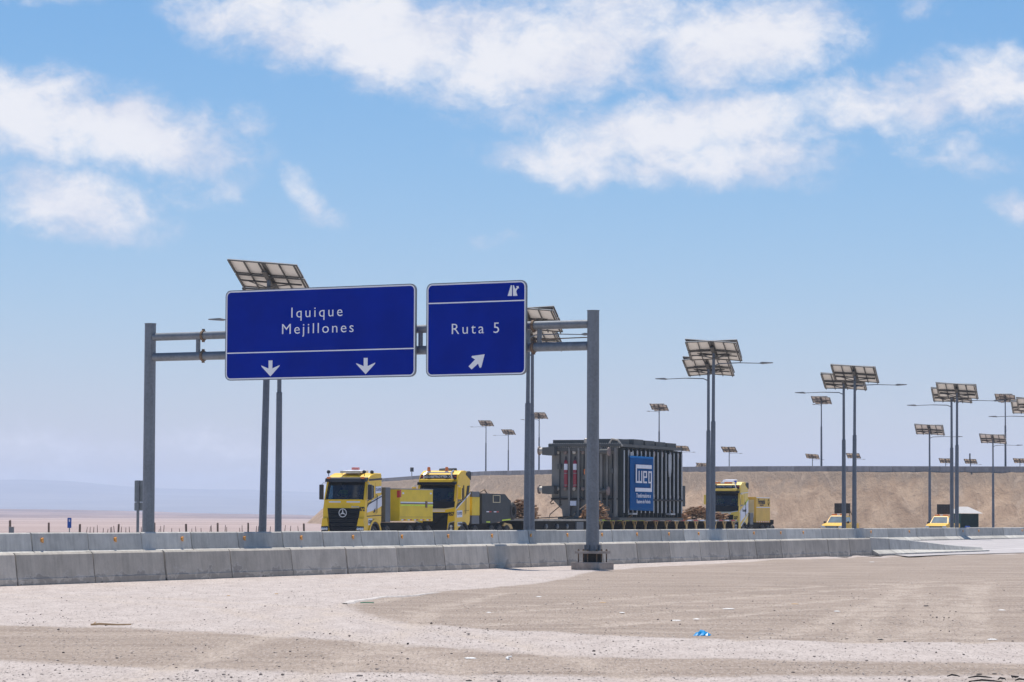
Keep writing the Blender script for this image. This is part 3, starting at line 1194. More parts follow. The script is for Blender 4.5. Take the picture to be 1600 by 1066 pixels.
PLAIN = [(0.22, -0.12), (0.22, 0.24), (0.205, 0.262), (0.135, 0.94), (0.085, 1.0)]
FOOT = [(0.56, -0.06), (0.56, 0.05), (0.20, 0.29), (0.125, 0.955), (0.085, 1.0)]

near_px = [-230, -100, 19.5, 141, 252, 354.5, 450, 535.5, 614.5, 689, 757, 822, 880, 936, 990, 1041, 1089, 1134, 1176, 1215.5, 1253, 1289, 1322.5, 1356]
K_NEAR = -C_NEAR * F


def near_pt(px):
    # base line of the row as seen in the photograph
    y = -C_NEAR * F / (2732 - px)
    return Vector(((px - 800) / F * y, y, 0.0))


for a, b in zip(near_px, near_px[1:]):
    pa, pb = near_pt(a), near_pt(b)
    pa.z = pb.z = 0.0
    dh = rnd.uniform(-0.008, 0.008)
    off = Vector((rnd.uniform(-.012, .012), rnd.uniform(-.012, .012), 0))
    o = barrier_block('concrete_barrier', pa + off, pb + off, 0.87 + dh, 0.87 + dh, MT['conc'], PLAIN)
    tag(o, {936: 'concrete barrier block standing right behind the gantry footing on the gravel lot',
            880: 'concrete barrier block partly hidden by the gantry column and its footing',
            1322.5: 'last full height concrete barrier block, next to the tapering blocks'}.get(a, 'grey stained full height concrete barrier block standing along the edge of the gravel lot'),
        'barrier', 'barrier row along the gravel lot')
    jb = NB()
    box(jb, (pb - pa).length - 0.024, (pb - pa).length + 0.024, -0.06, 0.06, -0.05, 0.76)
    obj('joint', jb, MT['joint'], o)
end_px = [1356, 1385, 1416.5, 1445, 1471, 1499, 1531]
end_h = [0.87, 0.80, 0.70, 0.56, 0.42, 0.30, 0.20]
for i in range(6):
    pa, pb = near_pt(end_px[i]) + Vector((0, 0, .05)), near_pt(end_px[i + 1]) + Vector((0, 0, .05))
    o = barrier_block('concrete_barrier', pa, pb, end_h[i], end_h[i + 1], MT['conc2'], FOOT)
    tag(o, 'pale tapering concrete block sloping down at the end of the gravel lot barrier row', 'barrier', 'tapering end of the barrier row')

far_px = [-150, -50, 46, 134, 218, 296, 369, 438.5, 501.5, 561.5, 620, 675, 726, 775.5, 822.5, 868, 912, 953, 993, 1030, 1065, 1100, 1133, 1165, 1195, 1225, 1253, 1281, 1308,
          1335.5, 1361, 1384.5, 1407, 1429, 1450, 1471.7, 1491, 1512, 1529, 1547, 1565, 1581, 1597, 1613, 1628, 1643]
refl_px = [61, 176, 281, 378.5, 467, 547.5, 624, 696, 765, 825, 883, 937, 991.5, 1041.5, 1087.5, 1174, 1216, 1251.5, 1357.5, 1417.5, 1501, 1526, 1594]
BASE_FAR = 0.32
for a, b in zip(far_px, far_px[1:]):
    pa, pb = on_line(a, C_FAR, BASE_FAR), on_line(b, C_FAR, BASE_FAR)
    dh = rnd.uniform(-0.012, 0.012)
    off = Vector((rnd.uniform(-.015, .015), 0, 0))
    o = barrier_block('concrete_barrier', pa + off, pb + off, 0.88 + dh, 0.88 + dh, MT['conc2'], FOOT)
    hit = [r for r in refl_px if a <= r < b]
    if hit:
        tag(o, 'concrete median barrier block with an orange reflector on its face', 'barrier', 'median barrier blocks with reflectors')
        q = on_line(hit[0], C_FAR, 0)
        s = (q - Vector((pa.x, pa.y, 0))).length
        rb = NB()
        prism(rb, [(s - 0.07, 0.57), (s + 0.07, 0.53), (s + 0.07, 0.71), (s - 0.07, 0.67)], 'y', -0.205, -0.140)
        obj('reflector', rb, MT['refl'], o)
    else:
        tag(o, 'plain concrete median barrier block without any reflector, between blocks that carry one', 'barrier', 'median barrier blocks without reflectors')

# the low wall along the top of the embankment
cp = crest_points(4.0)
wall_pts = [p for p in cp]
for i, (a, b) in enumerate(zip(wall_pts, wall_pts[1:])):
    if a.y > 905:
        break
    lo = Vector((a.x, a.y, a.z - 0.12)), Vector((b.x, b.y, b.z - 0.12))
    o = barrier_block('wall_block', lo[0], lo[1], 0.98, 0.98, MT['conc3'], [(0.16, -0.1), (0.15, 0.26), (0.12, 0.985), (0.11, 1.0)])
    tag(o, 'grey concrete wall block along the top edge of the sandy embankment', 'wall block', 'wall blocks on the embankment crest')


# ------------------------------------------------------------------ sign gantry
GA = Vector(((927 - 800) / F * 112.0, 112.0, 0.0))            # column beside the lot
GB = Vector(((234 - 800) / F * 121.6, 121.6, 0.0))            # column in the median
GD = (GB - GA).normalized()                                   # along the beams, towards the median
GN = Vector((GD.y, -GD.x, 0))
if GN.y > 0:
    GN = -GN                                                  # faces the camera
TOPZ = 9.05


def gantry_point(px, out=0.0):
    """point of the beam line seen in this pixel column"""
    k = (px - 800) / F
    o = GA + GN * out
    s = (o.x - k * o.y) / (k * GD.y - GD.x)
    return o + GD * s


def build_gantry():
    g = empty('sign_gantry', GA)
    tag(g, 'grey galvanised steel gantry carrying two blue signs across the carriageway', 'gantry')
    rz = math.atan2(GD.y, GD.x)
    for base, zt, is_lot in ((GA, TOPZ, True), (GB, TOPZ + 0.05, False)):
        b = base - GA
        bm = NB()
        z0 = 0.66 if is_lot else 0.3
        tube(bm, [b + Vector((0, 0, z0)), b + Vector((0.0, 0, 5)), b + Vector((0, 0, zt))], [0.235, 0.222, 0.215], 12, spin=0.3)
        c = obj('column', bm, MT['steel'], g)
        bm = NB()
        tube(bm, [b + Vector((0, 0, zt)), b + Vector((0, 0, zt + 0.025))], 0.228, 12, spin=0.3)
        obj('column_cap', bm, MT['signback'], c)
        rot = Matrix.Translation(b) @ Matrix.Rotation(rz, 4, 'Z')
        if is_lot:
            bm = NB()
            box(bm, -0.55, 0.55, -0.55, 0.55, -0.25, 0.26, 0.02, mx=rot)
            obj('footing', bm, MT['footing'], g)
            bm = NB()
            box(bm, -0.46, 0.46, -0.46, 0.46, 0.56, 0.65, 0.004, mx=rot)
            obj('base_plate', bm, MT['footing'], g)
            bm = NB()
            tube(bm, [b + Vector((0, 0, 0.262)), b + Vector((0, 0, 0.558))], 0.30, 16)
            obj('dark_core', bm, MT['dark'], g)  # near-black filler that makes the space under the plate look solid
            for i in (-1, 0, 1):
                for j in (-1, 0, 1):
                    if i == 0 and j == 0:
                        continue
                    w = rot @ Vector((i * 0.36, j * 0.36, 0))
                    bm = NB()
                    tube(bm, [w + Vector((0, 0, 0.20)), w + Vector((0, 0, 0.715))], 0.022, 8)
                    tube(bm, [w + Vector((0, 0, 0.652)), w + Vector((0, 0, 0.69))], 0.042, 6)
                    obj('anchor_bolt', bm, MT['rust'], g)
            for j in range(4):
                bm = NB()
                box(bm, -0.30, 0.30, -0.012, 0.012, 0.655, 0.86, mx=rot @ Matrix.Rotation(j * math.pi / 4, 4, 'Z'))
                obj('stiffener', bm, MT['steel'], g)
    # two pipe chords
    for z, r in ((8.60, 0.150), (7.83, 0.158)):
        bm = NB()
        tube(bm, [GD * 0.18 + Vector((0, 0, z)), GB - GA - GD * 0.18 + Vector((0, 0, z))], r, 20)
        obj('beam', bm, MT['steel'], g, smooth=True)
    for px in (309, 480, 657, 843, 745, 570):
        q = gantry_point(px) - GA
        bm = NB()
        tube(bm, [q + Vector((0, 0, 7.9)), q + Vector((0, 0, 8.55))], 0.085, 12)
        obj('strut', bm, MT['steel'], g, smooth=True)
    for px in (317, 834):
        q = gantry_point(px) - GA
        for z, r in ((8.60, 0.150), (7.83, 0.158)):
            bm = NB()
            lathe(bm, [(r + 0.002, -0.045), (r + 0.045, -0.045), (r + 0.045, 0.045), (r + 0.002, 0.045)], (0, 0, 0), 'x', 18, True)
            box(bm, -0.05, 0.05, -0.03, 0.03, r + 0.03, r + 0.10)
            box(bm, -0.05, 0.05, -0.03, 0.03, -r - 0.10, -r - 0.03)
            o = obj('clamp', bm, MT['rust'], g)
            o.matrix_local = Matrix.Translation(q + Vector((0, 0, z))) @ Matrix.Rotation(rz, 4, 'Z')
    bm = NB()
    a = gantry_point(830) - GA
    tube(bm, [a + Vector((0, 0, 8.10)), GD * 0.2 + Vector((0, 0, 8.13))], 0.022, 6)
    obj('conduit', bm, MT['rust'], g)


build_gantry()


def rrect(x0, x1, z0, z1, r, n=6):
    pts = []
    for cx, cz, a0 in ((x1 - r, z1 - r, 0), (x0 + r, z1 - r, 90), (x0 + r, z0 + r, 180), (x1 - r, z0 + r, 270)):
        for k in range(n + 1):
            a = R(a0 + 90 * k / n)
            pts.append((cx + r * math.cos(a), cz + r * math.sin(a)))
    return pts


def ring_plate(bm, outer, inner, y0, y1):
    """flat frame between two outlines with equal point counts"""
    n = len(outer)
    A = [[bm.verts.new((p[0], y, p[1])) for p in pts] for y in (y0, y1) for pts in (outer, inner)]
    for k in range(n):
        j = (k + 1) % n
        bm.faces.new((A[0][k], A[0][j], A[1][j], A[1][k]))
        bm.faces.new((A[2][k], A[3][k], A[3][j], A[2][j]))
        bm.faces.new((A[0][k], A[2][k], A[2][j], A[0][j]))
        bm.faces.new((A[1][k], A[1][j], A[3][j], A[3][k]))


SIGN_OUT = 0.34


def sign_root(px0, px1, name):
    a, b = gantry_point(px0, SIGN_OUT), gantry_point(px1, SIGN_OUT)
    w = (b - a).length
    mid = (a + b) / 2
    o = empty(name, (mid.x, mid.y, 0))
    d = (b - a).normalized()
    o.rotation_euler = (0, 0, math.atan2(d.y, d.x))            # local x = along the face to the picture's right, -y = to the camera
    return o, w


def sign_common(o, w, z0, z1):
    bm = NB()
    prism(bm, rrect(-w / 2, w / 2, z0, z1, 0.22), 'y', 0.0, 0.05)
    obj('panel', bm, MT['blue'], o)
    bm = NB()
    ring_plate(bm, rrect(-w / 2 + .02, w / 2 - .02, z0 + .02, z1 - .02, 0.21), rrect(-w / 2 + .066, w / 2 - .066, z0 + .066, z1 - .066, 0.165), -0.012, -0.002)
    obj('border', bm, MT['white'], o)
    bm = NB()
    ring_plate(bm, rrect(-w / 2 - .012, w / 2 + .012, z0 - .012, z1 + .012, 0.23), rrect(-w / 2 + .012, w / 2 - .012, z0 + .012, z1 - .012, 0.21), -0.016, 0.07)
    obj('edge_trim', bm, MT['signback'], o)
    for i in range(max(2, int(w / 1.4))):
        n = max(2, int(w / 1.4))
        x = -w / 2 + w * (i + .5) / n
        bm = NB()
        box(bm, x - 0.05, x + 0.05, 0.05, SIGN_OUT - 0.16, z0 + 0.1, z1 - 0.1)
        obj('back_rail', bm, MT['signback'], o)


def face_m(x, z):
    return basis((x, -0.008, z), (1, 0, 0), (0, 0, 1))


def outline(o, name, pts, mat, y0=-0.014, y1=-0.003):
    bm = NB()
    prism(bm, pts, 'y', y0, y1)
    return obj(name, bm, mat, o)


def split_letters(o):
    """a word's mesh cut into one object per letter (a dot stays with its i or j)"""
    bm = bmesh.new()
    bm.from_mesh(o.data)
    left = set(bm.verts)
    isl = []
    while left:
        st = [left.pop()]
        cur = set(st)
        while st:
            v = st.pop()
            for e in v.link_edges:
                w = e.other_vert(v)
                if w in left:
                    left.remove(w)
                    cur.add(w)
                    st.append(w)
        xs = [v.co.x for v in cur]
        isl.append([min(xs), max(xs), cur])
    isl.sort(key=lambda a: a[0])
    grp = []
    for a in isl:
        for g in grp:
            if min(a[1], g[1]) - max(a[0], g[0]) > 0.3 * min(a[1] - a[0], g[1] - g[0]):
                g[0], g[1] = min(a[0], g[0]), max(a[1], g[1])
                g[2] |= a[2]
                break
        else:
            grp.append([a[0], a[1], set(a[2])])
    for g in grp:
        ids = sorted(v.index for v in g[2])
        mp = {i: k for k, i in enumerate(ids)}
        bm.verts.ensure_lookup_table()
        fs = [[mp[v.index] for v in f.verts] for f in bm.faces if f.verts[0].index in mp]
        me = bpy.data.meshes.new('letter')
        me.from_pydata([bm.verts[i].co[:] for i in ids], [], fs)
        link_mesh('letter', me, MT['white'], o.parent)
    bm.free()
    bpy.data.objects.remove(o)


# the wide sign: z from its photo corners at its own distance
ya = gantry_point(500, SIGN_OUT).y
z_top = 1.8 + (hor(500) - 449) * ya / F + 0.0
z_bot = 1.8 + (hor(500) - 591.5) * ya / F
S1, W1 = sign_root(352, 649, 'direction_sign')
tag(S1, 'wide blue motorway sign reading Iquique Mejillones with two white arrows pointing down', 'road sign')
sign_common(S1, W1, z_bot, z_top)
H1 = z_top - z_bot
sxw = W1 / 297.0
szh = H1 / 142.5


def s1(px, py):
    return ((px - 500.5) * sxw, z_top - (py - 449 + (px - 500) * 0.019) * szh)


for word, cx, cy, wid, sp_ in (('Iquique', 497, 488, 80, 1.32), ('Mejillones', 498.5, 513.5, 112, 1.26)):
    x, z = s1(cx, cy)
    t_ = text('lettering', word, 0.545, MT['white'], S1, face_m(0, 0), 1.0, sp_, -0.003)
    xs_ = [v.co.x for v in t_.data.vertices]
    k = wid * sxw / (max(xs_) - min(xs_))
    t_.data.transform(Matrix.Translation((x, 0, z)) @ Matrix.Diagonal((k, 1, 1, 1)) @ Matrix.Translation((-(max(xs_) + min(xs_)) / 2, 0, 0)))
    split_letters(t_)
x0, zl = s1(354, 551)
bm = NB()
box(bm, -W1 / 2 + 0.07, W1 / 2 - 0.07, -0.013, -0.003, zl - 0.026, zl + 0.016)
obj('dividing_line', bm, MT['white'], S1)
for cx, cy in ((424.5, 574), (573.5, 571)):
    x, z = s1(cx, cy)
    z -= 0.02
    outline(S1, 'arrow', [(x - .085, z + .28), (x + .085, z + .28), (x + .085, z - .02), (x + .41, z + .10), (x + .40, z + .06), (x, z - .31), (x - .40, z + .06), (x - .41, z + .10), (x - .085, z - .02)], MT['white'])

yb = gantry_point(745, SIGN_OUT).y
z_top2 = 1.8 + (hor(745) - 440.5) * yb / F
z_bot2 = 1.8 + (hor(745) - 587) * yb / F
S2, W2 = sign_root(666.5, 822, 'direction_sign')
tag(S2, 'squarish blue motorway sign reading Ruta 5 with a slanting white exit arrow', 'road sign')
sign_common(S2, W2, z_bot2, z_top2)
sx2, sz2 = W2 / 155.5, (z_top2 - z_bot2) / 146.5


def s2(px, py):
    return ((px - 744.3) * sx2, z_top2 - (py - 440.5 + (px - 744) * 0.038) * sz2)


x, z = s2(743.5, 514)
t_ = text('lettering', 'Ruta 5', 0.545, MT['white'], S2, face_m(0, 0), 1.0, 1.3, -0.003)
xs_ = [v.co.x for v in t_.data.vertices]
k = 74 * sx2 / (max(xs_) - min(xs_))
t_.data.transform(Matrix.Translation((x, 0, z)) @ Matrix.Diagonal((k, 1, 1, 1)) @ Matrix.Translation((-(max(xs_) + min(xs_)) / 2, 0, 0)))
split_letters(t_)
_, zl = s2(744, 471.5)
bm = NB()
box(bm, -W2 / 2 + 0.07, W2 / 2 - 0.07, -0.013, -0.003, zl - 0.026, zl + 0.016)
obj('dividing_line', bm, MT['white'], S2)


def zp(pts):
    # outline given in photo pixels of the zoomed sign (640+px/5, 420+py/5)
    return [s2(640 + a / 5, 420 + b / 5) for a, b in pts]


outline(S2, 'arrow', zp([(466, 764), (490, 788), (540, 741), (550, 768), (556, 776), (566, 768), (591, 668), (494, 682), (488, 690), (494, 696), (517, 710)]), MT['white'])


def zq(pts):
    # 780 + px/21.3, 430 + py/21.3
    return [s2(780 + a / 21.32, 430 + b / 21.32) for a, b in pts]


outline(S2, 'road_symbol', zq([(290, 685), (395, 330), (430, 330), (430, 685)]), MT['white'])
outline(S2, 'road_symbol', zq([(470, 685), (460, 330), (492, 330), (540, 455), (592, 408), (572, 362), (645, 355), (660, 438), (628, 425), (575, 510), (572, 545), (612, 680)]), MT['white'])


# ------------------------------------------------------------------ solar street lamps
def lamp_proto(kind):
    """kind 'wide': 2 x 2 landscape modules; 'small': 2 x 3 modules. Stands at the origin, the arm along +x."""
    g = empty('solar_street_lamp')
    bm = NB()
    tube(bm, [(0, 0, -0.3), (0, 0, 7.2)], [0.165, 0.135], 12)
    p = obj('pole', bm, MT['steel2'], g, smooth=True)
    bm = NB()
    tube(bm, [(0, 0, 7.2), (0, 0, 7.24)], [0.14, 0.10], 12)
    obj('collar', bm, MT['steel2'], p)
    bm = NB()
    tube(bm, [(0, 0, 7.22), (0, 0, 11.32)], [0.10, 0.085], 12)
    obj('upper_pole', bm, MT['steel2'], g, smooth=True)
    bm = NB()
    tube(bm, [(0, 0, 10.45), (0.35, 0, 10.60), (1.6, 0, 10.64), (2.9, 0, 10.60)], [0.035, 0.032, 0.028, 0.024], 8)
    a = obj('arm', bm, MT['steel2'], g, smooth=True)
    bm = NB()
    prism(bm, [(2.82, 10.58), (2.95, 10.55), (3.60, 10.60), (3.60, 10.65), (3.0, 10.68), (2.84, 10.63)], 'y', -0.13, 0.13, 0.015)
    obj('lamp_head', bm, MT['lamp'], a)
    return g


PT = {}


def lamp_top(parent, kind, yaw, roll, lean, tiltdeg=27):
    """solar array on its tilting bracket, pivot at the pole top"""
    t = tiltdeg
    # local: x along the rows, y down the slope (away from the camera), z = sun side
    if kind == 'wide':
        W, rows, mod_l, gap = 3.1, 2, 1.0, 0.10
        cols = 2
    else:
        W, rows, mod_l, gap = 1.98, 3, 0.62, 0.03
        cols = 2
    L = rows * mod_l + (rows - 1) * gap
    m = Matrix.Translation((0, 0, 11.36)) @ Matrix.Rotation(R(yaw), 4, 'Z') @ Matrix.Rotation(R(lean), 4, 'Y') @ Matrix.Rotation(-R(t), 4, 'X')
    key = (kind,)
    if key not in PT:
        mods = []
        mw = W / cols
        for r in range(rows):
            for c in range(cols):
                x0 = -W / 2 + c * mw + 0.012
                y0 = -L / 2 + r * (mod_l + gap)
                zz = 0.0
                bm = NB()
                box(bm, x0, x0 + mw - 0.024, y0, y0 + mod_l, 0.06 + zz, 0.095 + zz)
                me = bpy.data.meshes.new('solar_panel')
                bmesh.ops.recalc_face_normals(bm, faces=bm.faces)
                for f in bm.faces:
                    f.material_index = 1 if f.normal.z > 0.5 else 0
                bm.to_mesh(me)
                bm.free()
                me.materials.append(MT['backsheet'])
                me.materials.append(MT['cells'])
                bm = NB()
                w = 0.035
                xa, xb, ya_, yb_ = x0, x0 + mw - 0.024, y0, y0 + mod_l
                for q in ((xa, xb, ya_, ya_ + w), (xa, xb, yb_ - w, yb_), (xa, xa + w, ya_ + w, yb_ - w), (xb - w, xb, ya_ + w, yb_ - w)):
                    box(bm, q[0], q[1], q[2], q[3], 0.02 + zz, 0.059 + zz)
                fr = bpy.data.meshes.new('panel_frame')
                bmesh.ops.recalc_face_normals(bm, faces=bm.faces)
                bm.to_mesh(fr)
                bm.free()
                fr.materials.append(MT['panelframe'])
                mods.append((me, fr))
        rails = []
        xs = (-W * .46, -W * .25, -.13, .13, W * .25, W * .46) if kind == 'wide' else (-W * .36, -0.1, 0.1, W * .36)
        for x in xs:
            bm = NB()
            box(bm, x - 0.022, x + 0.022, -L / 2 - 0.03, L / 2 + 0.03, -0.04, 0.018)
            me = bpy.data.meshes.new('rail')
            bmesh.ops.recalc_face_normals(bm, faces=bm.faces)
            bm.to_mesh(me)
            bm.free()
            me.materials.append(MT['panelframe'])
            rails.append(me)
        bm = NB()
        for y in (-L * .06, L * .16):
            box(bm, -W * .44, W * .44, y - 0.025, y + 0.025, -0.10, -0.042)
        bar(bm, (0, 0, -0.5), (-W * .33, L * .14, -0.10), 0.035, 0.035)
        bar(bm, (0, 0, -0.5), (W * .33, L * .14, -0.10), 0.035, 0.035)
        box(bm, -0.10, 0.10, -L * .3, L * .3, -0.16, -0.101)
        me = bpy.data.meshes.new('bracket')
        bmesh.ops.recalc_face_normals(bm, faces=bm.faces)
        bm.to_mesh(me)
        bm.free()
        me.materials.append(MT['panelframe'])
        PT[key] = (mods, rails, me)
    mods, rails, br = PT[key]
    ob = link_mesh('bracket', br, None, parent)
    ob.matrix_local = m
    for me in rails:
        o = link_mesh('rail', me, None, parent)
        o.matrix_local = m
    for me, fr in mods:
        o = link_mesh('solar_panel', me, None, parent)
        o.matrix_local = m
        f = link_mesh('panel_frame', fr, None, o)


PROTO = lamp_proto('wide')
_first = [True]


def put_lamp(x, y, z, arm_dir, kind, yaw, lean, label, group, arm_len=1.0, tilt=27, tiltpole=0.0):
    if _first[0]:
        g = PROTO
        _first[0] = False
    else:
        g = dup(PROTO)
        for ch in list(g.children):
            pass
    g.location = (x, y, z)
    for ch in g.children:
        if ch.name.split('.')[0] == 'arm':
            ch.rotation_euler = (0, 0, arm_dir)
            ch.scale = (arm_len, 1, 1)
    lamp_top(g, kind, yaw, 0, lean, tilt)
    g.rotation_euler = (0, tiltpole, 0)
    tag(g, label, 'street lamp', group)
    return g


arm_r = math.atan2(ND.y, ND.x)
arm_l = arm_r + math.pi
HL = 11.9 - 1.8
# median row whose arms reach over the signed carriageway: px at the base, yaw, lean of the panel
rowA = [(411.5, -18, 4.5), (824, -14, -3.5), (1114, -12, -2.5), (1335, -16, 2.5), (1495, -14, 1.5), (1617, -14, 0), (1706, -14, 0)]
kA = [131, 159, 187.5, 217, 245, 274, 303]
for (px, yaw, lean), y in zip(rowA, kA):
    x = (px - 800) / F * y
    lab = {411.5: 'leaning solar street lamp whose array rises above the wide Iquique Mejillones sign',
           824: 'solar street lamp behind the Ruta 5 sign, its higher array showing past the sign edge',
           1114: 'solar street lamp before the pale yellow truck, its arm over the signed carriageway',
           1335: 'solar street lamp before the pickup behind the pale yellow truck, arm over the signed carriageway',
           1495: 'solar street lamp before the pickup at the green shelter, arm over the signed carriageway'}
    put_lamp(x, y, 0.27, arm_r, 'wide', yaw, lean, lab.get(px, 'solar street lamp past the green shelter with its arm over the signed carriageway'),
             'median solar lamps with arms over the signed carriageway', tiltpole=R(1.0) if px < 420 else R(0.3))
rowB = [(436.5, 146.5, -18, 3), (832, 176.5, -14, -3), (1107.5, 207.5, -14, -4), (1319, 229.5, -16, 1), (1487.5, 254, -14, 1), (1609, 281, -14, 0), (1690, 312, -14, 0)]
for px, y, yaw, lean in rowB:
    x = (px - 800) / F * y
    lab = {436.5: 'upright solar street lamp behind the wide Iquique Mejillones sign, lamp head over the truck carriageway',
           832: 'solar street lamp behind the Ruta 5 sign, its lower array showing under the gantry beam',
           1107.5: 'solar street lamp before the pale yellow truck, its arm turned over the truck carriageway',
           1319: 'solar street lamp before the pickup behind the pale yellow truck, arm over the truck carriageway',
           1487.5: 'solar street lamp before the pickup at the green shelter, arm over the truck carriageway'}
    put_lamp(x, y, 0.27, arm_l, 'wide', yaw, lean, lab.get(px, 'solar street lamp past the green shelter with its arm over the truck carriageway'), 'median solar lamps with arms over the truck carriageway')
# outer row, beyond the truck carriageway
for px, top, yaw in ((1453, 665, -14), (1552, 680, -16)):
    y = HL * F / (hor(px) - top)
    x = (px - 800) / F * y
    put_lamp(x, y, 0.05, arm_r, 'wide', yaw, 1, 'single solar street lamp standing behind the pickup parked by the green shelter' if px < 1500 else 'single solar street lamp standing past the green shelter before the sandy embankment', 'solar lamps before the embankment')
# lamps on the embankment top, with small square arrays


EMB = {760: 'slim solar lamp on the embankment top above the dark slate ballast box',
       795: 'slim shorter solar lamp on the embankment top above the timber heap behind the slate box',
       843: 'slim solar lamp on the embankment top beside the transformer pipe flanges',
       1030.5: 'slim solar lamp on the embankment top rising behind the transformer lid',
       1284: 'slim solar lamp on the embankment top between the pale yellow truck and its pickup',
       1571.5: 'slim solar lamp on the embankment top past the green shelter'}
BEH = {1140: 'distant solar lamp above the embankment wall over the pale yellow truck',
       1097.5: 'distant solar array just peeping over the embankment wall between transformer and pale yellow truck',
       1270: 'distant small solar array just above the embankment wall beside a slim lamp',
       1334: 'distant solar array behind the lamp pair at the pickup behind the pale yellow truck',
       1478: 'distant solar array just above the wall behind the lamp pair before the shelter pickup',
       1517: 'distant solar array above the embankment wall at the slim marker pole',
       1594: 'distant solar array above the embankment wall past the single lamp beyond the shelter',
       1066: 'distant small solar array half hidden behind the rear corner of the transformer'}


def crest_z(px):
    c = sorted(CREST)
    for (a, ya_, pa), (b, yb_, pb) in zip(c, c[1:]):
        if a <= px <= b:
            t = (px - a) / (b - a)
            y = ya_ + (yb_ - ya_) * t
            return 1.8 + (hor(px) - (pa + (pb - pa) * t)) * y / F, y
    return 9.0, 480


for px, top, yaw, adir, alen in ((760, 658, 0, math.pi, 0.95), (795, 672, -12, math.pi, 1.0), (843, 643, 12, math.pi, 1.0), (1030.5, 629, -12, math.pi + 0.9, 1.0), (1284, 617.5, -8, math.pi + 1.1, 1.0), (1571.5, 611, 0, math.pi + 1.25, 1.0)):
    z, yc = crest_z(px)
    y = (z + 11.85 - 1.8) * F / (hor(px) - top)
    y = max(y, yc + 7)
    x = (px - 800) / F * y
    put_lamp(x, y, z - 0.05, adir, 'small', yaw, 0, EMB[px], 'solar lamps along the embankment top', alen, 38)
# and lower ones on the ground behind it
for px, top, kind, yaw in ((1140, 699, 'wide', -22), (1097.5, 724, 'wide', 24), (1270, 710, 'small', -14), (1334, 709, 'wide', -20), (1478, 717, 'wide', -22), (1517, 718, 'wide', -24), (1594, 717, 'wide', -24), (1066, 697, 'small', -6)):
    y = (4.8 + 11.85 - 1.8) * F / (hor(px) - top)
    x = (px - 800) / F * y
    put_lamp(x, y, 4.75, 0.2, kind, yaw, 0, BEH[px], 'distant solar lamps behind the embankment', 0.8, 30)


# ------------------------------------------------------------------ the convoy
def convoy(s, name, off=0.0, z=0.30):
    """root at distance s (m) behind the first truck's bumper; local x = picture right, y = backwards, z = up from the road"""
    base = Vector((C_TRUCK + SL * 176.0, 176.0, 0)) + UD * s + ND * off
    return empty(name, (base.x, base.y, z), ROAD_ROT)


def side_poly(o, name, pts, mat, x0=1.252, th=0.010):
    bm = NB()
    prism(bm, pts, 'x', x0, x0 + th)
    return obj(name, bm, mat, o)


def wheel(o, x, y, r=0.52, w=0.32):
    s = 1 if x > 0 else -1
    bm = NB()
    lathe(bm, [(r * .62, -w / 2), (r * .9, -w / 2), (r, -w / 2 + .05), (r, w / 2 - .05), (r * .9, w / 2), (r * .62, w / 2)], (x, y, r), 'x', 24, True)
    t = obj('wheel', bm, MT['rubber'], o, smooth=True)
    bm = NB()
    lathe(bm, [(r * .60, -w * .3), (r * .60, s * w * .42), (r * .52, s * w * .44), (r * .46, s * w * .20), (r * .20, s * w * .15), (r * .16, s * w * .40)], (x, y, r), 'x', 20)
    obj('rim', bm, MT['rim'], t, smooth=True)


def boolean_cut(body, cutters):
    for c in cutters:
        m = body.modifiers.new('cut', 'BOOLEAN')
        m.operation = 'DIFFERENCE'
        m.object = c
        m.solver = 'EXACT'
        m.material_mode = 'TRANSFER'
    dg = bpy.context.evaluated_depsgraph_get()
    me = bpy.data.meshes.new_from_object(body.evaluated_get(dg))
    body.modifiers.clear()
    body.data = me
    for c in cutters:
        bpy.data.objects.remove(c)


def skin_body(name, pts, edges, mat, parent=None, root=0):
    me = bpy.data.meshes.new(name)
    me.from_pydata([p[0] for p in pts], edges, [])
    o = bpy.data.objects.new(name, me)
    COL.objects.link(o)
    o.modifiers.new('skin', 'SKIN')
    for i, p in enumerate(pts):
        r = p[1] if isinstance(p[1], tuple) else (p[1], p[1])
        me.skin_vertices[0].data[i].radius = r
        me.skin_vertices[0].data[i].use_root = (i == root)
    s = o.modifiers.new('sub', 'SUBSURF')
    s.levels = s.render_levels = 2
    dg = bpy.context.evaluated_depsgraph_get()
    nm = bpy.data.meshes.new_from_object(o.evaluated_get(dg))
    bpy.data.objects.remove(o)
    for p in nm.polygons:
        p.use_smooth = True
    nm.name = name
    return link_mesh(name, nm, mat, parent)


_person = {}


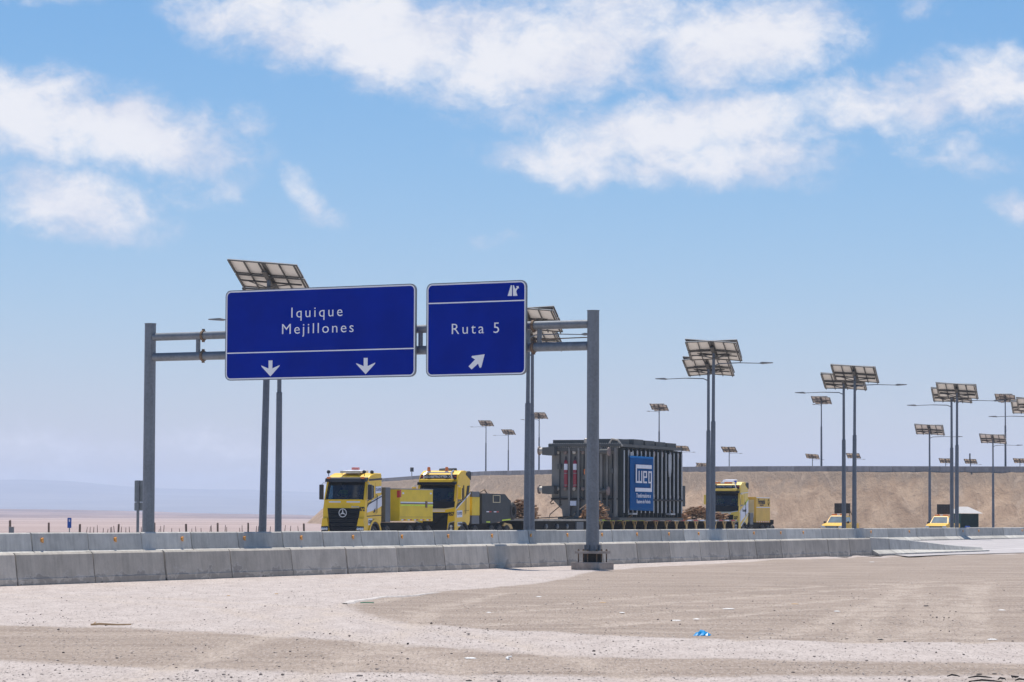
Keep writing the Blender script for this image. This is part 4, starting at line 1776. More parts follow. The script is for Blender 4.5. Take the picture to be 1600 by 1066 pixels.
def person(root, x, y, z, cloth, label):
    """seated person facing -y of the truck; z = seat height. Hands rest forward on the wheel."""
    w = empty('person')
    mw = Matrix.Translation(root.location) @ Matrix.Rotation(root.rotation_euler.z, 4, 'Z') @ Matrix.Translation((x, y, z))
    w.matrix_world = mw
    P = [((0, 0, .10), .13), ((0, .03, .30), .125), ((0, .02, .48), .135), ((0, 0, .58), .07), ((0, -.02, .66), .062), ((0, -.035, .76), (.082, .10)), ((0, -.03, .87), (.078, .095)),
         ((.19, .02, .52), .062), ((.25, -.12, .30), .050), ((.17, -.40, .30), .038), ((.14, -.50, .33), .036),
         ((-.19, .02, .52), .062), ((-.25, -.12, .30), .050), ((-.17, -.40, .30), .038), ((-.14, -.50, .33), .036),
         ((.11, -.10, .09), .095), ((.13, -.46, .10), .070), ((.13, -.50, -.28), .050), ((.13, -.62, -.36), .045),
         ((-.11, -.10, .09), .095), ((-.13, -.46, .10), .070), ((-.13, -.50, -.28), .050), ((-.13, -.62, -.36), .045)]
    E_ = [(0, 1), (1, 2), (2, 3), (3, 4), (4, 5), (5, 6), (2, 7), (7, 8), (8, 9), (9, 10), (2, 11), (11, 12), (12, 13), (13, 14), (0, 15), (15, 16), (16, 17), (17, 18), (0, 19), (19, 20), (20, 21), (21, 22)]
    if 'b' not in _person:
        b = skin_body('body', P, E_, MT['skin'])
        # nose, ears and fingers belong to the one body mesh
        bm = bmesh.new()
        bm.from_mesh(b.data)
        tube(bm, [(0, -.12, .80), (0, -.155, .765), (0, -.125, .75)], [.012, .018, .014], 6)
        for s in (-1, 1):
            tube(bm, [(s * .080, -.02, .80), (s * .098, -.01, .79), (s * .085, -.015, .75)], [.014, .020, .012], 6)
            for k in range(4):
                tube(bm, [(s * (.125 + .014 * k), -.50, .345), (s * (.123 + .014 * k), -.55, .35), (s * (.12 + .014 * k), -.565, .315)], [.010, .009, .008], 5)
            tube(bm, [(s * .115, -.48, .33), (s * .095, -.53, .345)], [.011, .009], 5)
        bm.to_mesh(b.data)
        bm.free()
        j = skin_body('jacket', [(p, (r if not isinstance(r, tuple) else r[0]) + .025) for p, r in P[:4]] + [(P[i][0], P[i][1] + .022) for i in (7, 8, 9, 11, 12, 13)],
                      [(0, 1), (1, 2), (2, 3), (2, 4), (4, 5), (5, 6), (2, 7), (7, 8), (8, 9)], MT['hivis'])
        t = skin_body('trousers', [(P[0][0], .15)] + [(P[i][0], P[i][1] + .018) for i in (15, 16, 17, 19, 20, 21)], [(0, 1), (1, 2), (2, 3), (0, 4), (4, 5), (5, 6)], MT['navy'])
        h = skin_body('hair', [((0, .0, .80), (.085, .098)), ((0, -.015, .90), (.086, .10))], [(0, 1)], MT['hair'])
        _person.update(b=b.data, j=j.data, t=t.data, h=h.data)
        for q in (b, j, t, h):
            bpy.data.objects.remove(q)
    body = link_mesh('body', _person['b'], None, w)
    jm = _person['j'].copy()
    jm.materials.clear()
    jo = link_mesh('jacket', jm, cloth, w)
    link_mesh('trousers', _person['t'], None, w)
    link_mesh('hair', _person['h'], None, w)
    tag(w, label, 'person')
    return w


def cab_truck(o, kind):
    """kind 'star' (first truck) or 'globe' (tall cab, second and third)"""
    paint = {'star': MT['yellow'], 'globe': MT['yellow'], 'globe2': MT['yellow2']}[kind]
    star = kind == 'star'
    if star:
        prof = [(0.00, 0.36), (0.0, 0.9), (0.0, 1.25), (0.05, 1.98), (0.10, 2.44), (0.46, 3.50), (0.56, 3.62), (0.90, 3.80), (1.45, 3.93), (2.30, 3.93), (2.38, 3.80), (2.38, 1.30), (2.2, 1.02), (0.5, 0.95), (0.42, 0.36)]
        wb, wt = 2.46, 3.46
        ctop = 3.72
    else:
        prof = [(0.00, 0.36), (0.0, 1.2), (0.03, 1.95), (0.08, 2.42), (0.40, 3.44), (0.44, 3.70), (0.62, 4.02), (1.05, 4.24), (1.5, 4.27), (2.35, 4.18), (2.42, 4.05), (2.42, 1.30), (2.25, 1.05), (0.5, 0.98), (0.40, 0.36)]
        wb, wt = 2.44, 3.40
        ctop = 3.8
    bm = NB()
    prism(bm, prof, 'x', -1.245, 1.245, 0.085, 3)
    cab = obj('cab', bm, paint, None)

    def yf(z):
        front = [p for p in prof[:8]]
        for (y0, z0), (y1, z1) in zip(front, front[1:]):
            if z0 <= z <= z1:
                return y0 + (y1 - y0) * (z - z0) / (z1 - z0)
        return front[-1][0]

    def fpoly(name, pts, mat, th=0.03, lift=0.004, par=o):
        bm = NB()
        va = [bm.verts.new((x, yf(z) - lift - th, z)) for x, z in pts]
        vb = [bm.verts.new((x, yf(z) + 0.02, z)) for x, z in pts]
        bm.faces.new(va)
        bm.faces.new(vb[::-1])
        n = len(pts)
        for i in range(n):
            bm.faces.new((va[i], va[(i + 1) % n], vb[(i + 1) % n], vb[i]))
        return obj(name, bm, mat, par)

    # hollow it out: interior, windscreen and side windows
    cut = []
    b2 = NB()
    prism(b2, [(0.30, 1.75), (0.36, 2.55), (0.62, 3.40), (0.85, ctop), (2.22, ctop), (2.22, 1.75)], 'x', -1.17, 1.17)
    cut.append(obj('cutter', b2, MT['seat']))
    b2 = NB()
    prism(b2, [(-1.08, wb), (1.08, wb), (1.02, wt), (-1.02, wt)], 'y', -0.5, 0.95)
    cut.append(obj('cutter', b2, MT['black']))
    b2 = NB()
    win = [(0.42, 2.36), (1.30, 2.56), (1.30, 3.22), (0.66, 3.30), (0.54, 3.1)]
    prism(b2, win, 'x', -2, 2)
    cut.append(obj('cutter', b2, MT['black']))
    # wheel arch
    b2 = NB()
    lathe(b2, [(0.64, 0.75), (0.64, 2.0)], (0, 1.42, 0.52), 'x', 24)
    cut.append(obj('cutter', b2, MT['black']))
    b2 = NB()
    lathe(b2, [(0.64, -2.0), (0.64, -0.75)], (0, 1.42, 0.52), 'x', 24)
    cut.append(obj('cutter', b2, MT['black']))
    boolean_cut(cab, cut)
    cab.parent = o
    # glass
    bm = NB()
    gx = [-1.08, -.72, -.36, 0, .36, .72, 1.08]
    rows = []
    for z in (wb, wb + (wt - wb) * .5, wt):
        rows.append([bm.verts.new((x * (1 - .05 * (z - wb)), yf(z) + 0.05 - 0.03 * (1 - (x / 1.08) ** 2), z)) for x in gx])
    for a, b in zip(rows, rows[1:]):
        for i in range(6):
            bm.faces.new((a[i], a[i + 1], b[i + 1], b[i]))
    obj('windscreen', bm, MT['glass'], o, smooth=True)
    for s in (-1, 1):
        bm = NB()
        bm.faces.new([bm.verts.new((s * 1.225, y, z)) for y, z in win])
        obj('side_window', bm, MT['glass'], o)
        # mirrors
        bm = NB()
        box(bm, s * 1.46 - 0.11, s * 1.46 + 0.11, 0.18, 0.36, 2.45 if star else 2.55, 3.28, 0.04)
        mr = obj('mirror', bm, MT['black'] if star else paint, o)
        bm = NB()
        tube(bm, [(s * 1.20, 0.42, 3.36), (s * 1.36, 0.30, 3.38), (s * 1.46, 0.27, 3.26)], 0.022, 6)
        tube(bm, [(s * 1.22, 0.32, 2.44), (s * 1.46, 0.27, 2.47)], 0.020, 6)
        obj('mirror_arm', bm, MT['chrome'], mr)
    # seats, dashboard, steering wheel
    for s in (-.58, .58):
        bm = NB()
        box(bm, s - .25, s + .25, 1.05, 1.6, 1.85, 2.10, .04)
        box(bm, s - .24, s + .24, 1.52, 1.70, 2.0, 2.75, .04)
        box(bm, s - .13, s + .13, 1.55, 1.66, 2.70, 2.98, .03)
        obj('seat', bm, MT['seat'], o)
    bm = NB()
    prism(bm, [(0.38, 1.78), (0.40, 2.42), (0.75, 2.50), (0.88, 2.30), (0.9, 1.78)], 'x', -1.12, 1.12)
    obj('dashboard', bm, MT['seat'], o)
    # interior lining of the rear wall is dark already; wheel
    bm = NB()
    lathe(bm, [(.20, -.012), (.225, -.012), (.225, .012), (.20, .012)], (0, 0, 0), 'y', 18, True)
    sw = obj('steering_wheel', bm, MT['black'], o)
    sw.location = (.58, .93, 2.50)
    sw.rotation_euler = (R(-35), 0, 0)
    # wipers
    for x in (-.55, .25):
        bm = NB()
        bar(bm, (x, yf(wb) - 0.005, wb + 0.04), (x + .62, yf(wb + .12) - 0.0, wb + 0.13), .022, .02)
        obj('wiper', bm, MT['black'], o)
    # wheels and arches
    for s in (-1, 1):
        wheel(o, s * 1.06, 1.42)
        bm = NB()
        pts = [(1.42 + r * math.cos(a), 0.52 + r * math.sin(a)) for r, rng in ((0.72, range(0, 13)), (0.63, range(12, -1, -1))) for a in [R(15 * k) for k in rng]]
        prism(bm, pts, 'x', s * 1.16, s * 1.275)
        obj('wheel_arch', bm, MT['black'], o)
    for s in (-1, 1):
        fpoly('pillar_trim', [(s * 1.085, wb - .02), (s * 1.15, wb - .02), (s * 1.09, wt + .02), (s * 1.025, wt + .02)], MT['grille'], .004)
    side_poly(o, 'door_seam', [(1.46, 1.62), (1.475, 1.62), (1.475, 3.40), (1.46, 3.40)], MT['dark'], 1.2455, .004)
    side_poly(o, 'door_seam', [(.34, 1.56), (.355, 1.56), (.50, 3.0), (.485, 3.0)], MT['dark'], 1.2455, .004)
    bm = NB()
    tube(bm, [(1.275, 1.56, 1.7), (1.31, 1.58, 1.75), (1.31, 1.60, 2.7), (1.275, 1.60, 2.75)], .02, 6)
    obj('grab_rail', bm, MT['black'], o)
    if star:
        # dark visor with amber lamps
        bm = NB()
        prism(bm, [(0.18, 3.42), (0.26, 3.62), (0.60, 3.68), (0.50, 3.46)], 'x', -1.23, 1.23, .02)
        v = obj('sun_visor', bm, MT['black'], o)
        for s in (-1, 1):
            bm = NB()
            box(bm, s * 1.02 - .1, s * 1.02 + .1, 0.20, 0.30, 3.60, 3.70, .02)
            obj('marker_lamp', bm, MT['amber'], v)
        # grille: dark trapezoid with five louvres
        grl = fpoly('grille', [(-.98, 1.98), (-.88, 1.25), (-.80, 0.50), (.80, 0.50), (.88, 1.25), (.98, 1.98)], MT['grille'], 0.012)
        for k in range(6):
            z = 1.86 - k * 0.225
            w = .93 - (1.98 - z) * .115
            bm = NB()
            prism(bm, [(-0.02, z - .03), (-0.085, z - .05), (-0.085, z - .015), (0.03, z + .075)], 'x', -w, w)
            obj('louvre', bm, MT['grille'], grl)
        # three-pointed star badge
        bm = NB()
        lathe(bm, [(.205, -.02), (.24, -.02), (.24, .02), (.205, .02)], (0, -0.10, 1.72), 'y', 28, True)
        bd = obj('badge_ring', bm, MT['chrome'], grl, smooth=True)
        for k in range(3):
            a = R(90 + 120 * k)
            d = Vector((math.cos(a), 0, math.sin(a)))
            n = Vector((-math.sin(a), 0, math.cos(a)))
            c = Vector((0, -0.10, 1.72))
            bm = NB()
            pts = [c + n * .045, c + d * .215, c - n * .045]
            va = [bm.verts.new(p + Vector((0, -.018, 0))) for p in pts]
            vb = [bm.verts.new(p + Vector((0, .018, 0))) for p in pts]
            bm.faces.new(va)
            bm.faces.new(vb[::-1])
            for i in range(3):
                bm.faces.new((va[i], va[(i + 1) % 3], vb[(i + 1) % 3], vb[i]))
            obj('badge_spoke', bm, MT['chrome'], grl)
        for x0, x1 in ((-.92, -.22), (.14, .95)):
            fpoly('white_strip', [(x0, 2.29), (x1, 2.29), (x1, 2.36), (x0, 2.36)], MT['decal'], 0.006)
        text('lettering', 'Actros', 0.13, MT['chrome'], o, basis((.68, yf(2.06) - .014, 2.06), (1, 0, 0), (0, .07, 1)), 1.2, 1.1, 0.004)
        # flaring bumper corners and headlamps
        for s in (-1, 1):
            bm = NB()
            prism(bm, [(s * .72, .36), (s * 1.27, .36), (s * 1.29, 1.0), (s * 1.22, 1.42), (s * .95, 1.46), (s * .86, 1.0)], 'y', -.13, .22, .03)
            bp_ = obj('bumper_corner', bm, paint, o)
            bm = NB()
            prism(bm, [(s * .84, .72), (s * 1.26, .70), (s * 1.28, .98), (s * .84, 1.0)], 'y', -.155, -.12, .012)
            obj('headlamp_frame', bm, MT['black'], bp_)
            for dx in (.94, 1.09, 1.21):
                bm = NB()
                lathe(bm, [(.075, 0), (.07, -.03), (.03, -.045)], (s * dx, -.156, .85), 'y', 14)
                obj('headlamp', bm, MT['lens'], bp_, smooth=True)
        text('number', '872', .30, MT['ink'], o, basis((1.09, yf(1.9) - .012, 1.92), (1, 0, 0), (0, .05, 1)), .75, 1.0, .012)
        # side: white panel, lines, plates, steps
        side_poly(o, 'white_panel', [(.34, 1.74), (.34, 2.0), (.60, 2.18), (1.05, 2.30), (2.36, 2.62), (2.36, 2.12), (1.6, 1.92)], MT['decal'])
        side_poly(o, 'white_line', [(.95, 2.40), (2.36, 2.74), (2.36, 2.69), (.95, 2.35)], MT['decal'])
        side_poly(o, 'dark_line', [(.36, 2.05), (.5, 2.26), (2.36, 2.685), (2.36, 2.625), (1.05, 2.305), (.60, 2.185)], MT['black'])
        side_poly(o, 'dark_band', [(.60, 3.58), (2.36, 3.66), (2.36, 3.56), (.60, 3.48)], MT['black'])
        pl = side_poly(o, 'permit_plate', [(1.50, 2.80), (2.28, 2.86), (2.28, 3.22), (1.50, 3.18)], MT['plate'])
        text('lettering', 'C-LVTD', .20, MT['inkblue'], pl, basis((1.264, 1.89, 3.01), (0, 1, 0), (0, 0, 1)), 1.0, 1.0, .008)
        pl = side_poly(o, 'number_plate', [(.50, 1.05), (1.06, 1.06), (1.06, 1.42), (.50, 1.42)], MT['plate'])
        text('lettering', 'KDB3', .24, MT['ink'], pl, basis((1.264, .78, 1.23), (0, 1, 0), (0, 0, 1)), .8, 1.0, .010)
        side_poly(o, 'door_handle', [(1.22, 1.72), (1.48, 1.80), (1.48, 1.98), (1.28, 1.94)], MT['black'])
        bm = NB()
        prism(bm, [(.36, 1.56), (2.36, 1.62), (2.36, 1.58), (.36, 1.52)], 'x', 1.245, 1.258)
        obj('panel_gap', bm, MT['dark'], o)
        bm = NB()
        lathe(bm, [(0.86, 1.20), (0.86, 1.30), (0.74, 1.30), (0.74, 1.20)], (0, 1.42, .52), 'x', 28, True)
        for v in list(bm.verts):
            if v.co.z < .62:
                v.co.z = .62
        obj('mudguard', bm, paint, o)
        # roof: air unit, beacon, horns and lamps
        bm = NB()
        prism(bm, [(.80, 3.92), (.95, 4.06), (1.9, 4.10), (2.0, 3.95)], 'x', -.50, .62, .03)
        rf = obj('roof_unit', bm, MT['decal'], o)
        bm = NB()
        for x in (-.46, .56):
            bar(bm, (x, .78, 3.83), (x, .80, 4.02), .03, .03)
        bar(bm, (-.55, .76, 3.98), (.66, .76, 3.98), .05, .10)
        obj('light_bar', bm, MT['cream'], rf)
        bm = NB()
        box(bm, -.08, .34, 1.2, 1.4, 4.10, 4.24, .03)
        obj('beacon', bm, simple('pink_beacon', (.75, .25, .22), .4), rf)
        for x, y in ((-1.16, .60), (.98, .62), (1.1, 1.4)):
            bm = NB()
            lathe(bm, [(.02, 0), (.09, .0), (.10, -.10), (.05, -.14)], (x, y, 3.98), 'y', 12)
            bar(bm, (x, y - .05, 3.74), (x, y - .05, 3.9), .03, .03)
            obj('roof_lamp', bm, MT['slate'], rf)
    else:
        pale = kind == 'globe2'
        # black windscreen surround band below glass
        fpoly('lower_band', [(-1.2, 2.10), (-.6, 2.02), (.6, 2.02), (1.2, 2.10), (1.22, 2.44), (-1.22, 2.44)], MT['grille'], .01)
        fpoly('chrome_strip', [(-1.16, 2.09), (-.6, 2.0), (.6, 2.0), (1.16, 2.09), (1.16, 2.05), (.6, 1.95), (-.6, 1.95), (-1.16, 2.05)], MT['chrome'], .022)
        fpoly('white_strip', [(-.9, 1.84), (.62, 1.84), (.62, 1.90), (-.9, 1.90)], MT['decal'], .008)
        grl = fpoly('grille', [(-.82, 1.78), (-.78, 1.2), (-.72, .46), (.72, .46), (.78, 1.2), (.82, 1.78)], MT['grille'], .012)
        for k in range(6):
            bm = NB()
            z = 1.66 - k * .2
            box(bm, -.76, .76, -.05, -.02, z - .035, z + .035)
            obj('louvre', bm, MT['grille'], grl)
        bm = NB()
        bar(bm, (-.72, -.06, .62), (.72, -.06, 1.70), .05, .03)
        obj('badge_bar', bm, MT['grille'], grl)
        # headboard with letters, visor with yellow band
        bm = NB()
        prism(bm, [(0.10, 3.40), (0.12, 3.56), (0.40, 3.60), (0.40, 3.44)], 'x', -1.2, 1.2, .015)
        v = obj('sun_visor', bm, MT['grille'], o)
        bm = NB()
        prism(bm, [(0.06, 3.57), (0.08, 3.72), (0.42, 3.76), (0.42, 3.60)], 'x', -1.08, 1.02, .015)
        obj('visor_band', bm, paint, v)
        hb = fpoly('headboard', [(-1.17, 3.74), (1.17, 3.74), (1.12, 4.02), (-1.12, 4.02)], MT['grille'], .05)
        a = Vector((0, yf(3.98) - yf(3.76), .22)).normalized()
        text('lettering', 'GLOBETROTTER XL', .20, MT['decal'] if not pale else simple('pale_blue_lettering', (.20, .30, .42), .5), hb, basis((0, yf(3.87) - .062, 3.88), (1, 0, 0), a), .98, 1.0, .006)
        for s in (-1, 1):
            bm = NB()
            box(bm, s * 1.07 - .07, s * 1.07 + .07, yf(3.9) - .075, yf(3.9) - .04, 3.85, 3.92)
            obj('marker_lamp', bm, MT['red'], hb)
        # light bar tubes
        bm = NB()
        for s in (-1, 1):
            tube(bm, [(s * .90, .40, 3.74), (s * .88, .36, 3.98), (s * .78, .60, 4.14), (s * .74, 1.0, 4.26)], .055, 8)
        tube(bm, [(-.84, .52, 4.13), (.84, .52, 4.13)], .035, 8)
        lb = obj('light_bar', bm, MT['chrome'], o, smooth=True)
        if not pale:
            for x in (-.62, .52):
                bm = NB()
                lathe(bm, [(.10, 0), (.11, .06), (.08, .10)], (x, .50, 4.12), 'z', 12)
                b0 = obj('beacon_base', bm, MT['decal'], lb)
                bm = NB()
                lathe(bm, [(.095, .10), (.10, .28), (.07, .34)], (x, .50, 4.12), 'z', 14)
                obj('beacon', bm, MT['amber'], b0, smooth=True)
            bm = NB()
            prism(bm, [(1.1, 4.26), (1.2, 4.38), (2.0, 4.42), (2.1, 4.24)], 'x', -.25, .55, .03)
            obj('roof_hatch', bm, MT['slate'], o)
        else:
            for k, x in enumerate((-.75, -.45, -.15, .15, .45)):
                bm = NB()
                box(bm, x - .14, x + .14, .36, .5, 4.14, 4.25, .02)
                obj('bar_lamp', bm, MT['amber'] if k != 2 else MT['decal'], lb)
            bm = NB()
            lathe(bm, [(.08, 0), (.10, .1), (.06, .16)], (.80, .62, 4.20), 'z', 12)
            obj('blue_beacon', bm, MT['bluelens'], lb, smooth=True)
            bm = NB()
            prism(bm, [(1.0, 4.26), (1.1, 4.42), (1.9, 4.46), (2.0, 4.24)], 'x', -.35, .55, .03)
            obj('roof_hatch', bm, MT['decal'], o)
        bm = NB()
        prism(bm, [(1.75, 4.16), (1.7, 4.02), (2.44, 3.72), (2.50, 3.74), (2.50, 4.20), (2.3, 4.25)], 'x', 1.05, 1.27, .03)
        obj('side_deflector', bm, MT['slate'], o)
        # headlamps: V shape with bright edge
        for s in (-1, 1):
            fp = fpoly('headlamp_frame', [(s * .80, .62), (s * .92, 1.16), (s * 1.22, 1.24), (s * 1.2, .70)], MT['black'], .03)
            bm = NB()
            bar(bm, (s * .80, -.05, .62), (s * .92, -.05, 1.18), .05, .03)
            bar(bm, (s * .92, -.05, 1.18), (s * 1.24, -.03, 1.27), .05, .03)
            bar(bm, (s * .80, -.05, .64), (s * 1.18, -.05, .70), .05, .03)
            obj('headlamp_edge', bm, MT['chrome'], fp)
            for q in (.78, .98):
                bm = NB()
                lathe(bm, [(.085, 0), (.08, -.03), (.03, -.045)], (s * 1.04, -.036, q), 'y', 14)
                obj('headlamp', bm, MT['lens'], fp, smooth=True)
        # side trim
        side_poly(o, 'bright_line', [(.20, 2.02), (2.42, 3.0), (2.42, 2.90), (.20, 1.95)], MT['decal'])
        if not pale:
            side_poly(o, 'dark_band', [(.20, 2.12), (.42, 2.32), (1.2, 2.5), (2.40, 3.02), (2.40, 2.985), (.20, 2.022)], MT['black'])
            side_poly(o, 'sleeper_window', [(1.72, 2.72), (2.12, 2.88), (2.30, 3.4), (1.92, 3.36)], MT['grille'])
            side_poly(o, 'door_edge', [(1.34, 2.5), (1.42, 2.52), (1.42, 3.36), (1.30, 3.40)], MT['black'])
            text('number', '957', .30, MT['ink'], o, basis((1.02, -.012, 1.68), (1, 0, 0), (0, .03, 1)), .8, 1.0, .012)
            pl = side_poly(o, 'permit_plate', [(.30, 1.50), (1.14, 1.52), (1.14, 1.92), (.30, 1.90)], MT['plate'])
            text('lettering', 'C-LVTD', .21, MT['inkblue'], pl, basis((1.264, .72, 1.73), (0, 1, 0), (0, 0, 1)), 1.0, 1.0, .008)
            pl = side_poly(o, 'number_plate', [(.42, .98), (1.12, 1.0), (1.12, 1.24), (.42, 1.22)], MT['plate'])
            text('lettering', 'WLBR', .20, MT['ink'], pl, basis((1.264, .77, 1.11), (0, 1, 0), (0, 0, 1)), 1.0, 1.0, .010)
            side_poly(o, 'panel_gap', [(1.5, 1.9), (2.2, 1.92), (2.2, 1.90), (1.5, 1.88)], MT['dark'], 1.248)
        else:
            wp = side_poly(o, 'white_panel', [(.34, 1.22), (.34, 1.98), (2.38, 2.92), (2.38, 1.98)], MT['decal'], 1.264)
            side_poly(o, 'lime_edge', [(1.45, 2.58), (2.38, 3.02), (2.38, 2.94), (1.45, 2.48)], MT['lime'], 1.264)
            side_poly(o, 'white_line', [(.5, .98), (2.38, 1.88), (2.38, 1.78), (.6, .92)], MT['decal'])
            side_poly(o, 'top_line', [(.42, 3.42), (2.38, 3.50), (2.38, 3.45), (.42, 3.37)], MT['decal'])
            text('lettering', 'Fernetal', .30, MT['ink'], wp, basis((1.276, 1.35, 2.12), (0, 1, 0), (0, 0, 1)), 1.0, 1.0, .010)
            text('number', '27', .28, MT['ink'], o, basis((1.02, -.012, 1.55), (1, 0, 0), (0, .03, 1)), 1.0, 1.0, .012)


def chassis(o, length, axles):
    bm = NB()
    for x in (-.42, .42):
        box(bm, x - .05, x + .05, .6, length, .72, 1.02)
    box(bm, -1.1, 1.1, 2.6, length - .2, .80, 1.20)
    obj('frame', bm, MT['chassis'], o)
    for y in axles:
        for s in (-1, 1):
            wheel(o, s * 1.02, y, .52, .55)


def tape_row(o, y0, y1, z, n, x=1.262):
    for k in range(n):
        y = y0 + (y1 - y0) * k / n
        w = (y1 - y0) / n * .34
        side_poly(o, 'white_tape', [(y, z), (y + w, z), (y + w, z + .06), (y, z + .06)], MT['decal'], x, .006)
        side_poly(o, 'red_tape', [(y + w, z), (y + 2 * w, z), (y + 2 * w, z + .06), (y + w, z + .06)], MT['red'], x, .006)


# first truck
T1 = convoy(0, 'ballast_truck')
tag(T1, 'yellow ballast truck numbered 872 with a star badge leading the convoy', 'truck')
cab_truck(T1, 'star')
chassis(T1, 9.6, (3.1, 6.4, 7.8, 9.1))
bm = NB()
box(bm, .55, 1.18, 3.05, 3.75, 1.22, 3.16, .02)
obj('grey_locker', bm, MT['grey'], T1)
bm = NB()
tube(bm, [(.35, 2.8, 1.2), (.35, 2.85, 2.9), (.6, 2.9, 3.1), (1.0, 2.8, 3.0)], .06, 8)
tube(bm, [(.9, 2.62, 1.6), (1.02, 2.66, 2.5), (1.1, 2.8, 2.8)], .03, 6)
obj('hose', bm, MT['black'], T1, smooth=True)
bm = NB()
box(bm, -1.25, 1.25, 4.9, 9.75, 1.28, 3.06, .02)
bx1 = obj('ballast_box', bm, MT['boxyellow'], T1)
bm = NB()
box(bm, -1.26, 1.262, 4.89, 9.76, 3.062, 3.12)
obj('top_rim', bm, MT['deck'], bx1)
for nm, z0, z1, m_ in (('white_stripe', 2.30, 2.37, 'decal'), ('dark_stripe', 2.25, 2.297, 'inkblue'), ('lime_stripe', 2.14, 2.21, 'lime')):
    side_poly(bx1, nm, [(5.0, z0), (9.74, z0), (9.74, z1), (5.0, z1)], MT[m_])
side_poly(bx1, 'latch', [(8.6, 2.05), (8.85, 2.05), (8.85, 2.42), (8.6, 2.42)], MT['rust'], 1.262, .03)
side_poly(bx1, 'lashing_eye', [(9.3, 2.82), (9.55, 2.82), (9.55, 2.92), (9.3, 2.92)], MT['decal'])
side_poly(bx1, 'lashing_eye', [(5.25, 2.80), (5.5, 2.80), (5.5, 2.90), (5.25, 2.90)], MT['decal'])
side_poly(bx1, 'seam', [(5.0, 1.52), (9.74, 1.52), (9.74, 1.505), (5.0, 1.505)], MT['rust'], 1.2515, .004)
bm = NB()
box(bm, 1.08, 1.249, 4.885, 4.897, 2.6, 3.0)
obj('red_corner', bm, MT['red'], bx1)
side_poly(bx1, 'red_corner', [(4.91, 2.62), (5.1, 2.62), (5.1, 3.04), (4.91, 3.04)], MT['red'], 1.2515, .006)
tape_row(bx1, 5.1, 9.7, 1.32, 5)
person(T1, -.58, 1.30, 2.42, MT['hivis'], 'person in a lime hi-vis jacket in the passenger seat of the truck numbered 872')
person(T1, .58, 1.30, 2.42, MT['navy'], 'person in dark blue clothes at the wheel of the truck numbered 872')

# second truck
T2 = convoy(13.1, 'ballast_truck')
tag(T2, 'yellow tall-cab ballast truck with two amber beacons and a dark slate ballast box', 'truck')
cab_truck(T2, 'globe')
chassis(T2, 9.4, (3.2, 5.9, 7.2, 8.5))
bm = NB()
box(bm, .5, 1.22, 2.75, 3.95, 1.12, 1.62, .02)
lk = obj('grey_locker', bm, MT['grey'], T2)
bm = NB()
box(bm, .5, 1.24, 2.75, 3.95, 1.625, 2.72, .02)
obj('yellow_locker', bm, MT['boxyellow'], T2)
bm = NB()
box(bm, .5, 1.23, 2.75, 3.95, 2.725, 3.05, .02)
obj('grey_top', bm, MT['grey'], T2)
bm = NB()
prism(bm, [(4.3, 1.15), (4.3, 2.95), (8.1, 2.93), (8.75, 2.6), (9.1, 2.55), (9.1, 1.35), (5.8, 1.15)], 'x', -1.25, 1.25, .02)
bx2 = obj('ballast_box', bm, MT['slate'], T2)
bm = NB()
box(bm, -1.15, .62, 4.1, 4.298, 1.3, 2.6)
obj('recess', bm, MT['dark'], bx2)
for k in range(5):
    side_poly(bx2, 'vent_slat', [(6.15, 2.46 + k * .07), (7.15, 2.46 + k * .07), (7.15, 2.50 + k * .07), (6.15, 2.50 + k * .07)], MT['slate'], 1.252, .02)
side_poly(bx2, 'vent_rim', [(6.05, 2.40), (7.25, 2.40), (7.25, 2.44), (6.05, 2.44)], MT['cream'], 1.252, .02)
side_poly(bx2, 'vent_rim', [(6.05, 2.82), (7.25, 2.82), (7.25, 2.86), (6.05, 2.86)], MT['cream'], 1.252, .02)
side_poly(bx2, 'vent_rim', [(6.05, 2.445), (6.13, 2.445), (6.13, 2.815), (6.05, 2.815)], MT['cream'], 1.252, .02)
side_poly(bx2, 'vent_rim', [(7.17, 2.445), (7.25, 2.445), (7.25, 2.815), (7.17, 2.815)], MT['cream'], 1.252, .02)
tape_row(bx2, 5.0, 7.4, 1.82, 2)
side_poly(bx2, 'lime_tape', [(5.0, 1.20), (5.6, 1.20), (5.6, 1.27), (5.0, 1.27)], MT['lime'])
side_poly(bx2, 'lime_tape', [(7.6, 1.30), (9.0, 1.36), (9.0, 1.43), (7.6, 1.37)], MT['lime'])
bm = NB()
lathe(bm, [(.28, 0), (.48, 0), (.54, .06), (.54, .24), (.48, .30), (.28, .30)], (1.0, 9.45, 1.9), 'x', 22, True)
obj('spare_tyre', bm, MT['rubber'], T2, smooth=True)
bm = NB()
prism(bm, [(7.9, 1.02), (8.2, 1.2), (9.3, 1.1), (9.6, .82), (9.3, .8)], 'x', .9, 1.2, .02)
obj('yellow_guard', bm, MT['gusset'], T2)
bm = NB()
tube(bm, [(.6, 4.2, 2.95), (.5, 5.0, 3.05), (.4, 6.0, 3.0), (.6, 6.3, 3.2), (.7, 6.5, 2.95)], .05, 6)
obj('coiled_strap', bm, MT['timber2'], T2)
person(T2, .58, 1.30, 2.42, MT['hivis'], 'person in a lime hi-vis jacket driving the truck with amber beacons')

